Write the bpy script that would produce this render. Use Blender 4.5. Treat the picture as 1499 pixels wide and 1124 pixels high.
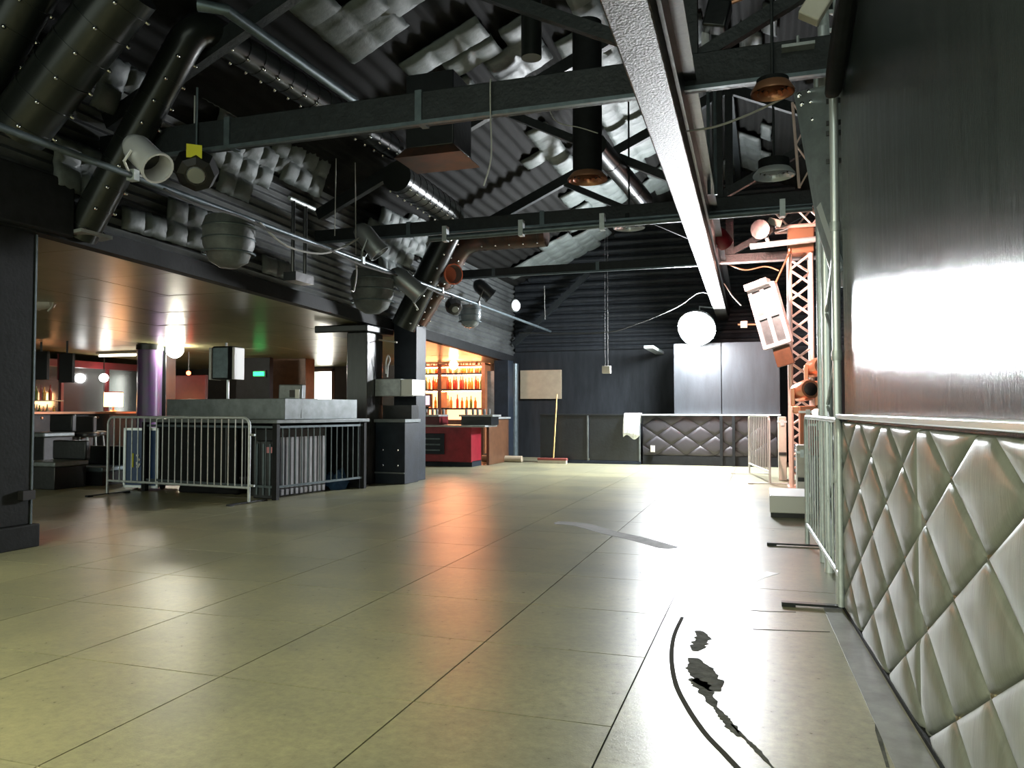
import bpy, math, random
from mathutils import Vector, Matrix
random.seed(11)
PI = math.pi
for o in list(bpy.data.objects): bpy.data.objects.remove(o)
SC = bpy.context.scene
COL = SC.collection

# ------------------------------------------------------------------ camera, world, exposure
YAW, PITCH, EYE, FPX = math.radians(18.05), math.radians(1.93), 1.2, 1130.0
cd = bpy.data.cameras.new('camera'); cam = bpy.data.objects.new('camera', cd); COL.objects.link(cam)
cd.sensor_width = 36; cd.lens = FPX/1499*36; cd.clip_start = .05; cd.clip_end = 200
cam.location = (0, 0, EYE); cam.rotation_euler = (PI/2+PITCH, 0, YAW)
SC.camera = cam
w = bpy.data.worlds.new('world'); SC.world = w; w.use_nodes = True
w.node_tree.nodes['Background'].inputs[0].default_value = (.82, .92, .78, 1)
w.node_tree.nodes['Background'].inputs[1].default_value = 1.05
vs = SC.view_settings
vs.view_transform = 'Standard'; vs.look = 'None'; vs.gamma = 1; vs.use_curve_mapping = False; vs.exposure = 0.6

# pixel helpers (1499 x 1124 frame): a pixel gives a direction, the plane gives the distance
Fv = Vector((-math.sin(YAW)*math.cos(PITCH), math.cos(YAW)*math.cos(PITCH), math.sin(PITCH)))
Rv = Vector((math.cos(YAW), math.sin(YAW), 0)); Uv = Rv.cross(Fv); Cv = Vector((0, 0, EYE))
def ray(px, py): return Fv + Rv*((px-749.5)/FPX) + Uv*((562-py)/FPX)
def onz(px, py, z=0.0): d = ray(px, py); return Cv + d*((z-EYE)/d.z)
def onx(px, py, x): d = ray(px, py); return Cv + d*(x/d.x)
def ony(px, py, y): d = ray(px, py); return Cv + d*(y/d.y)

# ------------------------------------------------------------------ materials
def new_mat(name):
    m = bpy.data.materials.new(name); m.use_nodes = True
    return m, m.node_tree, m.node_tree.nodes['Principled BSDF']
def mat(name, col, rough=.5, metal=0, noise=0, scale=4, bump=0, bscale=40, stretch=(1, 1, 1), col2=None, spec=.5, rvar=0):
    m, t, b = new_mat(name)
    b.inputs['Base Color'].default_value = (*col, 1); b.inputs['Roughness'].default_value = rough
    b.inputs['Metallic'].default_value = metal; b.inputs['Specular IOR Level'].default_value = spec
    if noise or bump or rvar:
        g = t.nodes.new('ShaderNodeNewGeometry'); mp = t.nodes.new('ShaderNodeMapping')
        mp.inputs['Scale'].default_value = stretch; t.links.new(g.outputs['Position'], mp.inputs['Vector'])
    if noise:
        n = t.nodes.new('ShaderNodeTexNoise'); n.inputs['Scale'].default_value = scale; n.inputs['Detail'].default_value = 6
        n.inputs['Roughness'].default_value = .65
        t.links.new(mp.outputs[0], n.inputs['Vector'])
        r = t.nodes.new('ShaderNodeValToRGB'); r.color_ramp.elements[0].position = .3; r.color_ramp.elements[1].position = .72
        c2 = col2 or tuple(c*(1-noise) for c in col)
        r.color_ramp.elements[0].color = (*c2, 1); r.color_ramp.elements[1].color = (*col, 1)
        t.links.new(n.outputs[0], r.inputs[0]); t.links.new(r.outputs[0], b.inputs['Base Color'])
        if rvar:
            mr = t.nodes.new('ShaderNodeMapRange'); mr.inputs[1].default_value = .3; mr.inputs[2].default_value = .7
            mr.inputs[3].default_value = rough-rvar; mr.inputs[4].default_value = rough+rvar
            t.links.new(n.outputs[0], mr.inputs[0]); t.links.new(mr.outputs[0], b.inputs['Roughness'])
    if bump:
        n2 = t.nodes.new('ShaderNodeTexNoise'); n2.inputs['Scale'].default_value = bscale; n2.inputs['Detail'].default_value = 5
        t.links.new(mp.outputs[0], n2.inputs['Vector'])
        bp = t.nodes.new('ShaderNodeBump'); bp.inputs['Strength'].default_value = bump; bp.inputs['Distance'].default_value = .02
        t.links.new(n2.outputs[0], bp.inputs['Height']); t.links.new(bp.outputs[0], b.inputs['Normal'])
    return m
def emit(name, col, s):
    m, t, b = new_mat(name)
    b.inputs['Base Color'].default_value = (*[min(1, c) for c in col], 1)
    b.inputs['Emission Color'].default_value = (*col, 1); b.inputs['Emission Strength'].default_value = s
    return m
M = {}
def concrete():
    m, t, b = new_mat('sealed_concrete')
    N = t.nodes; L = t.links
    g = N.new('ShaderNodeNewGeometry')
    n1 = N.new('ShaderNodeTexNoise'); n1.inputs['Scale'].default_value = .8; n1.inputs['Detail'].default_value = 9; n1.inputs['Roughness'].default_value = .62
    n2 = N.new('ShaderNodeTexNoise'); n2.inputs['Scale'].default_value = 22; n2.inputs['Detail'].default_value = 8; n2.inputs['Roughness'].default_value = .75
    n3 = N.new('ShaderNodeTexNoise'); n3.inputs['Scale'].default_value = 120; n3.inputs['Detail'].default_value = 3
    for n in (n1, n2, n3): L.new(g.outputs['Position'], n.inputs['Vector'])
    r1 = N.new('ShaderNodeValToRGB'); r1.color_ramp.elements[0].position = .35; r1.color_ramp.elements[1].position = .65
    r1.color_ramp.elements[0].color = (.235, .238, .175, 1); r1.color_ramp.elements[1].color = (.38, .37, .235, 1)
    L.new(n1.outputs[0], r1.inputs[0])
    r2 = N.new('ShaderNodeValToRGB'); r2.color_ramp.elements[0].position = .3; r2.color_ramp.elements[1].position = .75
    r2.color_ramp.elements[0].color = (.58, .58, .59, 1); r2.color_ramp.elements[1].color = (1.14, 1.12, 1.05, 1)
    L.new(n2.outputs[0], r2.inputs[0])
    mx = N.new('ShaderNodeMix'); mx.data_type = 'RGBA'; mx.blend_type = 'MULTIPLY'; mx.inputs[0].default_value = 1
    L.new(r1.outputs[0], mx.inputs[6]); L.new(r2.outputs[0], mx.inputs[7])
    oi = N.new('ShaderNodeObjectInfo')
    mr = N.new('ShaderNodeMapRange'); mr.inputs[3].default_value = .95; mr.inputs[4].default_value = 1.05
    L.new(oi.outputs['Random'], mr.inputs[0])
    mx2 = N.new('ShaderNodeMix'); mx2.data_type = 'RGBA'; mx2.blend_type = 'MULTIPLY'; mx2.inputs[0].default_value = 1
    L.new(mx.outputs[2], mx2.inputs[6]); L.new(mr.outputs[0], mx2.inputs[7])
    L.new(mx2.outputs[2], b.inputs['Base Color'])
    rr = N.new('ShaderNodeMapRange'); rr.inputs[1].default_value = .3; rr.inputs[2].default_value = .7
    rr.inputs[3].default_value = .26; rr.inputs[4].default_value = .38
    L.new(n2.outputs[0], rr.inputs[0]); L.new(rr.outputs[0], b.inputs['Roughness'])
    ad = N.new('ShaderNodeMath'); ad.operation = 'MULTIPLY_ADD'; ad.inputs[1].default_value = .5
    L.new(n3.outputs[0], ad.inputs[0]); L.new(n2.outputs[0], ad.inputs[2])
    bp = N.new('ShaderNodeBump'); bp.inputs['Strength'].default_value = .1; bp.inputs['Distance'].default_value = .02
    L.new(ad.outputs[0], bp.inputs['Height']); L.new(bp.outputs[0], b.inputs['Normal'])
    return m
M['concrete'] = concrete()
M['joint'] = mat('joint_dark', (.05, .05, .045), .9, spec=.05)
M['wet_patch'] = mat('tar_patch', (.13, .135, .13), .85, noise=.6, scale=14, bump=.5, bscale=25, spec=.05)
M['repair'] = mat('repair_mortar', (.2, .2, .185), .75, spec=.2, noise=.4, scale=12)
M['kerb'] = mat('kerb_concrete', (.3, .31, .32), .35, noise=.45, scale=6)
M['white_line'] = mat('floor_paint', (.75, .75, .74), .4, noise=.3, scale=10)
M['black_gloss'] = mat('black_gloss_paint', (.016, .019, .022), .3, noise=.5, scale=6, bump=.12, bscale=18, spec=.6)
M['black_matt'] = mat('black_matt_paint', (.014, .016, .018), .7, noise=.5, scale=7, bump=.15, bscale=30, spec=.2)
M['wall_steel'] = mat('brushed_dark_panel', (.03, .04, .04), .185, metal=.1, noise=.45, scale=5, stretch=(6, 6, .35), bump=.17, bscale=40, spec=.5, rvar=.05)
M['vinyl'] = mat('grey_vinyl', (.25, .27, .25), .36, metal=.2, noise=.35, scale=3, stretch=(4, 4, .5), bump=.05, bscale=25)
M['vinyl_dark'] = mat('dark_vinyl', (.03, .027, .032), .55, noise=.4, scale=3)
M['button'] = mat('brass_button', (.25, .22, .15), .35, metal=.8)
M['chrome_rail'] = mat('steel_rail', (.72, .77, .8), .28, metal=.5)
M['galv'] = mat('galvanised_steel', (.62, .68, .7), .38, metal=.4, noise=.25, scale=20)
M['truss'] = mat('aluminium_truss', (.62, .62, .62), .34, metal=.75)
M['truss_redlit'] = mat('redlit_truss', (.86, .66, .6), .4, metal=.3)  # aluminium truss; the pink tint stands in for reddish light
M['dull_steel'] = mat('blue_grey_steel', (.14, .18, .2), .4, metal=.55, noise=.4, scale=9)
M['plate'] = mat('steel_plate', (.3, .36, .4), .4, metal=.3, noise=.4, scale=9)
M['roof'] = mat('black_corrugated', (.008, .0085, .008), .85, metal=0, noise=.6, scale=3, bump=.1, spec=.2)  # near black; stands in for beam shade between the quilt patches
M['fascia'] = mat('painted_corrugated', (.1, .11, .112), .6, metal=.1, noise=.7, scale=2.2, bump=.15, bscale=20)
M['quilt'] = mat('silver_quilt', (.14, .165, .16), .6, metal=.0, noise=.4, scale=5, bump=.25, bscale=16)
M['quilt_dark'] = mat('mottled_quilt', (.14, .16, .16), .55, noise=.6, scale=4, bump=.25, bscale=16)  # same quilt tone with stronger mottling
M['beam_wood'] = mat('speckled_beam', (.13, .125, .12), .5, metal=.1, noise=.75, scale=60, bump=.35, bscale=70)
M['tie'] = mat('black_timber', (.02, .025, .028), .5, noise=.5, scale=12, bump=.3, bscale=30, spec=.35)
M['duct'] = mat('black_duct', (.022, .026, .025), .28, metal=.3, noise=.4, scale=5)
M['duct_rust'] = mat('rusty_duct', (.12, .05, .03), .35, metal=.3, noise=.6, scale=5, col2=(.03, .03, .03))
M['rivet'] = mat('rivet_steel', (.8, .8, .82), .15, metal=1)
M['soffit'] = mat('soffit_tile', (.26, .25, .14), .3, noise=.35, scale=2, bump=.05, bscale=6)
M['dark_wall'] = mat('dark_room_wall', (.035, .035, .033), .5, noise=.5, scale=2)
M['mirror'] = mat('smoked_mirror', (.34, .36, .38), .14, metal=.9)
M['blue_black'] = mat('blue_black_panel', (.018, .027, .042), .5, noise=.5, scale=5, bump=.1, spec=.3)
M['column_lit'] = mat('column_gloss', (.05, .05, .052), .22, noise=.5, scale=5, stretch=(3, 3, .4), bump=.1)
M['grey_metal'] = mat('worn_grey_metal', (.25, .28, .29), .38, metal=.5, noise=.45, scale=6)
M['pale_metal'] = mat('pale_scuffed_metal', (.42, .45, .46), .4, metal=.4, noise=.4, scale=8)
M['pale_slat'] = mat('pale_slat', (.4, .4, .43), .55, noise=.25, scale=8)
M['blue_case'] = mat('blue_laminate', (.025, .07, .2), .4, noise=.3, scale=8)
M['blue_cloth'] = mat('blue_cloth', (.04, .1, .22), .8, noise=.4, scale=12, bump=.5, bscale=20)
M['alu'] = mat('aluminium_edge', (.65, .68, .7), .35, metal=.7)
M['white'] = mat('white_paint', (.75, .75, .73), .5)
M['off_white'] = mat('off_white', (.6, .57, .5), .5, noise=.25, scale=4)
M['yellow'] = mat('yellow_tag', (.8, .75, .02), .5)
M['pink'] = mat('pink_label', (.7, .3, .35), .5)
M['black'] = mat('black_plastic', (.012, .012, .013), .4)
M['rubber'] = mat('black_rubber', (.015, .015, .015), .7)
M['cable'] = mat('cable_sheath', (.05, .05, .05), .5)
M['cable_pale'] = mat('pale_cable', (.4, .4, .38), .5)
M['silver_can'] = mat('polished_can', (.85, .86, .9), .25, metal=.4)
M['grey_can'] = mat('dull_can', (.3, .32, .33), .35, metal=.6)
M['copper'] = mat('copper_rim', (.6, .3, .18), .3, metal=.7)
M['orange_rim'] = mat('orange_gel', (.85, .22, .12), .4)
M['red_panel'] = mat('red_panel', (.3, .02, .035), .35, noise=.4, scale=6)
M['red_dark'] = mat('dark_red_wall', (.16, .015, .02), .4, noise=.4, scale=4)
M['purple'] = mat('column_purple_light', (.16, .06, .22), .3, noise=.7, scale=5, col2=(.1, .1, .16))  # purple tint stands in for coloured light falling on the column
M['brown'] = mat('brown_timber', (.13, .06, .03), .4, noise=.5, scale=6)
M['orange_wood'] = mat('orange_timber', (.5, .2, .09), .4, noise=.4, scale=6)
M['beige'] = mat('beige_board', (.45, .38, .28), .5, noise=.2, scale=5)
M['broom_wood'] = mat('broom_handle', (.62, .42, .16), .5)
M['bristle'] = mat('red_broom_block', (.25, .06, .05), .7)
M['cloth_white'] = mat('white_cloth', (.75, .77, .78), .8, bump=.4, bscale=14)
M['clear'] = mat('frosted_plastic', (.35, .4, .42), .25)
M['clear'].node_tree.nodes['Principled BSDF'].inputs['Transmission Weight'].default_value = .6
M['curtain'] = mat('grey_drape', (.16, .17, .175), .45, metal=.2, noise=.5, scale=3, stretch=(5, 5, .4))
M['far_wall'] = mat('far_wall_paint', (.026, .031, .038), .6, noise=.55, scale=2.5, stretch=(3, 3, .5), bump=.08, spec=.25)
M['sheet'] = mat('far_wall_sheet', (.022, .025, .03), .5, noise=.55, scale=2.2, stretch=(3, 3, .5), bump=.1)
M['lamp_globe'] = emit('lamp_globe', (.93, .97, 1), 520)
M['lamp_small'] = emit('lamp_small', (1, .95, .78), 110)
M['lamp_door'] = emit('daylight_opening', (1, .95, .82), 7)
M['tube'] = emit('fluorescent', (1, .9, .65), 3)
M['shade_lit'] = emit('lit_shade', (1, .5, .2), 9)
M['spot_white'] = emit('spot_white', (1, .97, .9), 30)
M['exit_green'] = emit('exit_green', (.02, .9, .2), 2.2)
M['red_lamp'] = emit('red_lamp', (1, .09, .03), 14)
M['bar_lamp'] = emit('bar_strip', (1, .34, .13), 60)
M['bar_glow'] = emit('bar_backlight', (1, .42, .18), 2.5)
M['warm_lamp'] = emit('warm_lamp', (1, .5, .32), 60)
M['fill_lamp'] = emit('fill_lamp', (1, .93, .55), 560)  # bulb of the added fill pendants behind the viewer
M['spot_warm'] = emit('spot_warm', (1, .58, .48), 2600)
M['assumed_red_strip'] = emit('assumed_red_strip', (1, .06, .05), 18)  # glow of the assumed, unseen lamp behind the square column
M['screen'] = emit('small_screen', (.7, .5, .6), 1.0)
for i, c in enumerate([(.45, .16, .03), (.5, .3, .05), (.12, .2, .05), (.6, .5, .35), (.35, .05, .03)]):
    m = mat('bottle_glass_%d' % i, c, .1); m.node_tree.nodes['Principled BSDF'].inputs['Transmission Weight'].default_value = .45
    M['bottle%d' % i] = m

# ------------------------------------------------------------------ mesh builder
class MB:
    def __init__(s): s.v = []; s.f = []
    def add(s, vs_, fs): n = len(s.v); s.v += [Vector(v) for v in vs_]; s.f += [[i+n for i in f] for f in fs]; return s
    def box(s, a, b, mtx=None):
        x0, y0, z0 = [min(a[i], b[i]) for i in range(3)]; x1, y1, z1 = [max(a[i], b[i]) for i in range(3)]
        p = [Vector(q) for q in ((x0, y0, z0), (x1, y0, z0), (x1, y1, z0), (x0, y1, z0), (x0, y0, z1), (x1, y0, z1), (x1, y1, z1), (x0, y1, z1))]
        if mtx: p = [mtx @ q for q in p]
        return s.add(p, [[0, 3, 2, 1], [4, 5, 6, 7], [0, 1, 5, 4], [1, 2, 6, 5], [2, 3, 7, 6], [3, 0, 4, 7]])
    def cbox(s, c, d, mtx=None):
        h = Vector(d)/2; c = Vector(c)
        if mtx:
            return s.box(-h, h, Matrix.Translation(c) @ mtx.to_4x4())
        return s.box(c-h, c+h)
    def bar(s, p, q, w_, h_, up=Vector((0, 0, 1))):
        p = Vector(p); q = Vector(q); d = (q-p); L = d.length; y = d.normalized()
        x = y.cross(up)
        if x.length < 1e-4: x = Vector((1, 0, 0))
        x.normalize(); z = x.cross(y)
        m = Matrix((x, y, z)).transposed().to_4x4(); m.translation = (p+q)/2
        return s.box((-w_/2, -L/2, -h_/2), (w_/2, L/2, h_/2), m)
    def tube(s, pts, r, seg=10, cap=True):
        pts = [Vector(p) for p in pts]; n = len(pts); rs = r if isinstance(r, (list, tuple)) else [r]*n
        prev = None; base = len(s.v)
        for i, p in enumerate(pts):
            d = (pts[min(i+1, n-1)]-pts[max(i-1, 0)]).normalized()
            if prev is None:
                a = d.orthogonal().normalized()
            else:
                a = prev - d*prev.dot(d)
                a = a.normalized() if a.length > 1e-5 else d.orthogonal().normalized()
            prev = a; b = d.cross(a)
            for k in range(seg):
                t = 2*PI*k/seg; s.v.append(p+(a*math.cos(t)+b*math.sin(t))*rs[i])
        for i in range(n-1):
            for k in range(seg):
                k2 = (k+1) % seg
                s.f.append([base+i*seg+k, base+i*seg+k2, base+(i+1)*seg+k2, base+(i+1)*seg+k])
        if cap:
            s.f.append([base+k for k in reversed(range(seg))]); s.f.append([base+(n-1)*seg+k for k in range(seg)])
        return s
    def lathe(s, prof, seg=16, mtx=None, cap=True):
        base = len(s.v); n = len(prof)
        for r, z in prof:
            for k in range(seg):
                t = 2*PI*k/seg; q = Vector((r*math.cos(t), r*math.sin(t), z)); s.v.append(mtx @ q if mtx else q)
        for i in range(n-1):
            for k in range(seg):
                k2 = (k+1) % seg
                s.f.append([base+i*seg+k, base+i*seg+k2, base+(i+1)*seg+k2, base+(i+1)*seg+k])
        if cap:
            s.f.append([base+k for k in reversed(range(seg))]); s.f.append([base+(n-1)*seg+k for k in range(seg)])
        return s
    def prism(s, poly, off):
        poly = [Vector(p) for p in poly]; off = Vector(off); n = len(poly); q = [p+off for p in poly]
        fs = [list(range(n)), list(range(2*n-1, n-1, -1))]
        for i in range(n):
            j = (i+1) % n; fs.append([i, i+n, j+n, j])
        return s.add(poly+q, fs)
    def mesh(s, name, m, org=Vector((0, 0, 0)), smooth=40):
        me = bpy.data.meshes.new(name)
        me.from_pydata([v-org for v in s.v], [], s.f); me.validate(); 
        import bmesh
        bm = bmesh.new(); bm.from_mesh(me); bmesh.ops.recalc_face_normals(bm, faces=bm.faces); bm.to_mesh(me); bm.free()
        me.materials.append(m)
        if smooth:
            for p in me.polygons: p.use_smooth = True
            me.set_sharp_from_angle(angle=math.radians(smooth))
        return me
ORG = {}
def mtl(m): return M[m] if isinstance(m, str) else m
def obj(name, mb, m, parent=None, org=None, bevel=0, smooth=40):
    if parent is not None: org = ORG[parent.name]
    elif org is None:
        lo = [min(v[i] for v in mb.v) for i in range(3)]; hi = [max(v[i] for v in mb.v) for i in range(3)]
        org = Vector(((lo[0]+hi[0])/2, (lo[1]+hi[1])/2, lo[2]))
    o = bpy.data.objects.new(name, mb.mesh(name, mtl(m), org, smooth)); COL.objects.link(o)
    if parent is not None: o.parent = parent
    else: o.location = org
    ORG[o.name] = org
    if bevel:
        b = o.modifiers.new('bevel', 'BEVEL'); b.width = bevel; b.segments = 2; b.limit_method = 'ANGLE'
    return o
def tag(o, label, cat, group=None):
    o['label'] = label; o['category'] = cat
    if group: o['group'] = group
    return o
def struct(o, label=None):
    o['kind'] = 'structure'
    if label: o['label'] = label
    return o
def thing(name, label, cat, loc, group=None):
    o = bpy.data.objects.new(name, None); COL.objects.link(o); o.location = loc; o.empty_display_size = .1
    ORG[o.name] = Vector(loc)
    return tag(o, label, cat, group)
def dup(o, loc=None, rz=None, label=None, parent=None):
    c = o.copy(); COL.objects.link(c)
    if loc is not None: c.location = loc
    if rz is not None: c.rotation_euler.z = rz
    if label: c['label'] = label
    if parent is not None: c.parent = parent
    for ch in [x for x in o.children]: dup(ch, parent=c)
    return c
def rot(ax, deg): return Matrix.Rotation(math.radians(deg), 4, ax)
def T(x, y, z): return Matrix.Translation((x, y, z))
def orient(p, d):
    """matrix at p whose local z points along d"""
    q = Vector(d).normalized().to_track_quat('Z', 'Y'); m = q.to_matrix().to_4x4(); m.translation = Vector(p); return m

# ------------------------------------------------------------------ floor: saw-cut slabs
XF = -6.1      # plane of the left fascia
YB = 18.9      # far wall
floor = struct(obj('floor', MB().box((-17, -6, -.2), (8, 19.4, -.006)), 'joint'), 'dark bedding below the concrete slabs')
unit = MB().box((-.5, -.5, -.012), (.5, .5, 0)).mesh('floor_slab', M['concrete'])
def slab(x0, x1, y0, y1):
    g = .0035
    o = bpy.data.objects.new('floor_slab', unit); COL.objects.link(o); o.parent = floor
    o.scale = (x1-x0-2*g, y1-y0-2*g, 1)
    o.location = Vector(((x0+x1)/2, (y0+y1)/2, 0)) - ORG['floor']
xs = [-9.55, -8.65, -7.75, -6.85, -5.95, -5.05, -4.15, -3.25, -2.34, -1.385, -.56]
ys = [.15, 1.1, 2.02, 2.94, 3.80, 4.62, 5.5, 6.46, 7.4, 8.3, 9.2, 10.1, 11.0, 11.9, 12.8, 13.7, 14.6, 15.5, 16.4, 17.3, 18.2, 19.3]
for i in range(len(xs)-1):
    for j in range(len(ys)-1): slab(xs[i], xs[i+1], ys[j], ys[j+1])
slab(-17, -9.55, .15, 19.3); slab(-17, 8, -6, .15)
ly = [.15, 5.5, 8.3, 11.0, 13.7, 16.4, 19.3]
for j in range(len(ly)-1): slab(-.56, 7.9, ly[j], ly[j+1])
# curved saw cut, tar patches and repair strips lying on the slabs
def ribbon(pts, wid, z=.0015):
    pts = [Vector(p) for p in pts]; n = len(pts); mb = MB()
    ws = wid if isinstance(wid, list) else [wid]*n
    L = []; R_ = []
    for i, p in enumerate(pts):
        d = (pts[min(i+1, n-1)]-pts[max(i-1, 0)]).normalized(); s = Vector((d.y, -d.x, 0))
        L.append(Vector((p.x, p.y, z))+s*ws[i]/2); R_.append(Vector((p.x, p.y, z))-s*ws[i]/2)
    dz = Vector((0, 0, -z))
    v = L+R_+[q+dz for q in L]+[q+dz for q in R_]
    f = []
    for i in range(n-1):
        f += [[i, i+1, n+i+1, n+i], [i, 2*n+i, 2*n+i+1, i+1], [n+i, n+i+1, 3*n+i+1, 3*n+i]]
    return mb.add(v, f)
def smooth_path(ps, k=6):
    ps = [Vector(p) for p in ps]; out = []
    for i in range(len(ps)-1):
        p0 = ps[max(i-1, 0)]; p1 = ps[i]; p2 = ps[i+1]; p3 = ps[min(i+2, len(ps)-1)]
        for j in range(k):
            t = j/k
            out.append(.5*((2*p1)+(p2-p0)*t+(2*p0-5*p1+4*p2-p3)*t*t+(3*p1-p0-3*p2+p3)*t**3))
    return out+[ps[-1]]
cut = smooth_path([onz(*p) for p in ((999, 903), (987, 930), (983, 962), (989, 1000), (1006, 1035), (1032, 1073), (1062, 1105), (1095, 1140))])
obj('curved_saw_cut', ribbon(cut, .022), 'joint', floor)
def blob(pix, z=.002):
    return MB().prism([onz(*p)+Vector((0, 0, z)) for p in pix], (0, 0, -z))
for pts, w0, w1 in (([(1022, 923), (1029, 932), (1024, 942), (1017, 953)], .03, .11), ([(1015, 963), (1024, 978), (1036, 996), (1047, 1012)], .05, .16), ([(1008, 994), (1022, 998), (1034, 1014), (1046, 1034)], .02, .09),
                    ([(1046, 1034), (1058, 1048), (1070, 1063), (1082, 1078)], .01, .06), ([(1070, 1060), (1092, 1082), (1110, 1100), (1135, 1128)], .004, .03)):
    path = smooth_path([onz(*p) for p in pts], 7); n_ = len(path)
    obj('tar_patch', ribbon(path, [(w0+(w1-w0)*math.sin(PI*(k+.5)/n_)*random.uniform(.25, 1)) for k in range(n_)]), 'wet_patch', floor)
crk = smooth_path([onz(*p) for p in ((1243, 930), (1252, 965), (1262, 985), (1268, 1010), (1280, 1040), (1285, 1070), (1300, 1124))], 3)
obj('floor_crack', ribbon(crk, [.008+.012*random.random() for _ in crk]), 'wet_patch', floor)
crk = smooth_path([onz(*p) for p in ((1098, 893), (1125, 895), (1165, 896))], 3)
obj('floor_crack', ribbon(crk, .008), 'wet_patch', floor)
crk = smooth_path([onz(*p) for p in ((1102, 921), (1130, 922), (1215, 925))], 3)
obj('floor_crack', ribbon(crk, .007), 'wet_patch', floor)
obj('floor_paint_stroke', ribbon(smooth_path([onz(*p) for p in ((1132, 838), (1108, 845), (1085, 856), (1065, 868))]), [.1]*18+[.05]), 'white_line', floor)
obj('repair_strip', ribbon(smooth_path([onz(*p) for p in ((812, 765), (850, 768), (890, 779), (935, 789), (985, 803))]), [.05]+[.22]*8+[.2]*15+[.08]), 'repair', floor)
obj('kerb_strip', MB().prism([(.33, 5.1, .004), (.43, 5.1, .004), (.68, .2, .004), (.5, .2, .004)], (0, 0, -.004)), 'kerb', floor)

# ------------------------------------------------------------------ right wall: dark panel above, tufted vinyl below
WA = Vector((.47, 5.12, 0)); WD = Vector((.0506, -.9987, 0)); WN = Vector((-.9987, -.0506, 0))   # WN points into the room
def wp(u, z, n=0): return WA+WD*u+Vector((0, 0, z))+WN*n
wr = struct(obj('wall_right', MB().prism([wp(u, z) for u, z in ((.02, 0), (9, 0), (9, 4.6), (2.6, 4.6), (.75, 3.5), (.18, 3.2), (.02, 3.16))], -WN*.16), 'wall_steel'))
def tuft_panel(u0, u1, ztop=1.15):
    """diamond pads between u0 and u1: every diamond is a cushion of its own, clipped by the panel edges"""
    du, dz, zt = .68, .38, 1.17
    def clip(poly, ax, val, keep_gt):
        out = []
        for i in range(len(poly)):
            a, b = poly[i], poly[(i+1) % len(poly)]
            ia = (a[ax] >= val) if keep_gt else (a[ax] <= val); ib = (b[ax] >= val) if keep_gt else (b[ax] <= val)
            if ia: out.append(a)
            if ia != ib:
                t = (val-a[ax])/(b[ax]-a[ax]); out.append((a[0]+(b[0]-a[0])*t, a[1]+(b[1]-a[1])*t))
        return out
    btn = set()
    for k in range(0, 8):
        zc = zt-dz/2*k
        off = .28+(.34 if k % 2 == 0 else 0)      # buttons of row k; diamond centres sit between them
        for i in range(-2, 16):
            uc = off+.34+du*i
            cu, cz = uc, zc
            poly = [(cu-du/2, cz), (cu, cz-dz/2), (cu+du/2, cz), (cu, cz+dz/2)]
            for ax, val, gt in ((0, u0, True), (0, u1, False), (1, .015, True), (1, ztop-.02, False)):
                poly = clip(poly, ax, val, gt)
                if len(poly) < 3: break
            if len(poly) < 3: continue
            area = abs(sum(poly[a][0]*poly[(a+1) % len(poly)][1]-poly[(a+1) % len(poly)][0]*poly[a][1] for a in range(len(poly))))/2
            if area < .002: continue
            # cushion: concentric rings from the seam in to the crown
            c = (sum(p[0] for p in poly)/len(poly), sum(p[1] for p in poly)/len(poly))
            dense = []
            for a in range(len(poly)):
                p, q = poly[a], poly[(a+1) % len(poly)]
                for t in (0, .25, .5, .75): dense.append((p[0]+(q[0]-p[0])*t, p[1]+(q[1]-p[1])*t))
            mb = MB(); n = len(dense); prof = [(1.0, .001), (.975, .012), (.93, .021), (.78, .029), (.45, .034)]
            v = []
            for s_, h in prof:
                for p in dense: v.append(wp(c[0]+(p[0]-c[0])*s_, c[1]+(p[1]-c[1])*s_, h*min(1, math.sqrt(area/.1)+.25)))
            v.append(wp(c[0], c[1], .036*min(1, math.sqrt(area/.1)+.25)))
            f = []
            for r_ in range(len(prof)-1):
                for a in range(n):
                    b = (a+1) % n; f.append([r_*n+a, r_*n+b, (r_+1)*n+b, (r_+1)*n+a])
            for a in range(n): f.append([(len(prof)-1)*n+a, (len(prof)-1)*n+(a+1) % n, len(v)-1])
            mb.add(v, f)
            obj('tufted_pad', mb, 'vinyl', wr, smooth=80)
        for i in range(-2, 16):
            ub = off+du*i
            if u0+.03 < ub < u1-.03 and .05 < zc < ztop-.03:
                mb = MB().lathe([(.018, 0), (.016, .008), (.008, .013), (0.001, .014)], 10, orient(wp(ub, zc, .003), WN))
                obj('tuft_button', mb, 'button', wr)
for u0, u1 in ((.03, 1.885), (1.90, 4.3), (4.31, 6.5)): tuft_panel(u0, u1)
trim = struct(obj('trim_1', MB().prism([wp(0, 1.145, 0), wp(9, 1.145, 0), wp(9, 1.145, .05), wp(0, 1.145, .05)], (0, 0, .03)), 'chrome_rail', bevel=.006), 'bright steel rail capping the tufted wall')
struct(obj('trim_2', MB().prism([wp(u, z, .005) for u, z in ((.0, 3.13), (.16, 3.1), (.8, 3.42), (2.7, 4.52), (2.62, 4.68), (.7, 3.58), (.1, 3.28))], WN*.09), 'black_matt', bevel=.03), 'black padded border along the wall end')
struct(obj('baseboard_right', MB().prism([wp(0, 0, .0), wp(9, 0, 0), wp(9, 0, .03), wp(0, 0, .03)], (0, 0, .02)), 'black_matt'))

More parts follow.
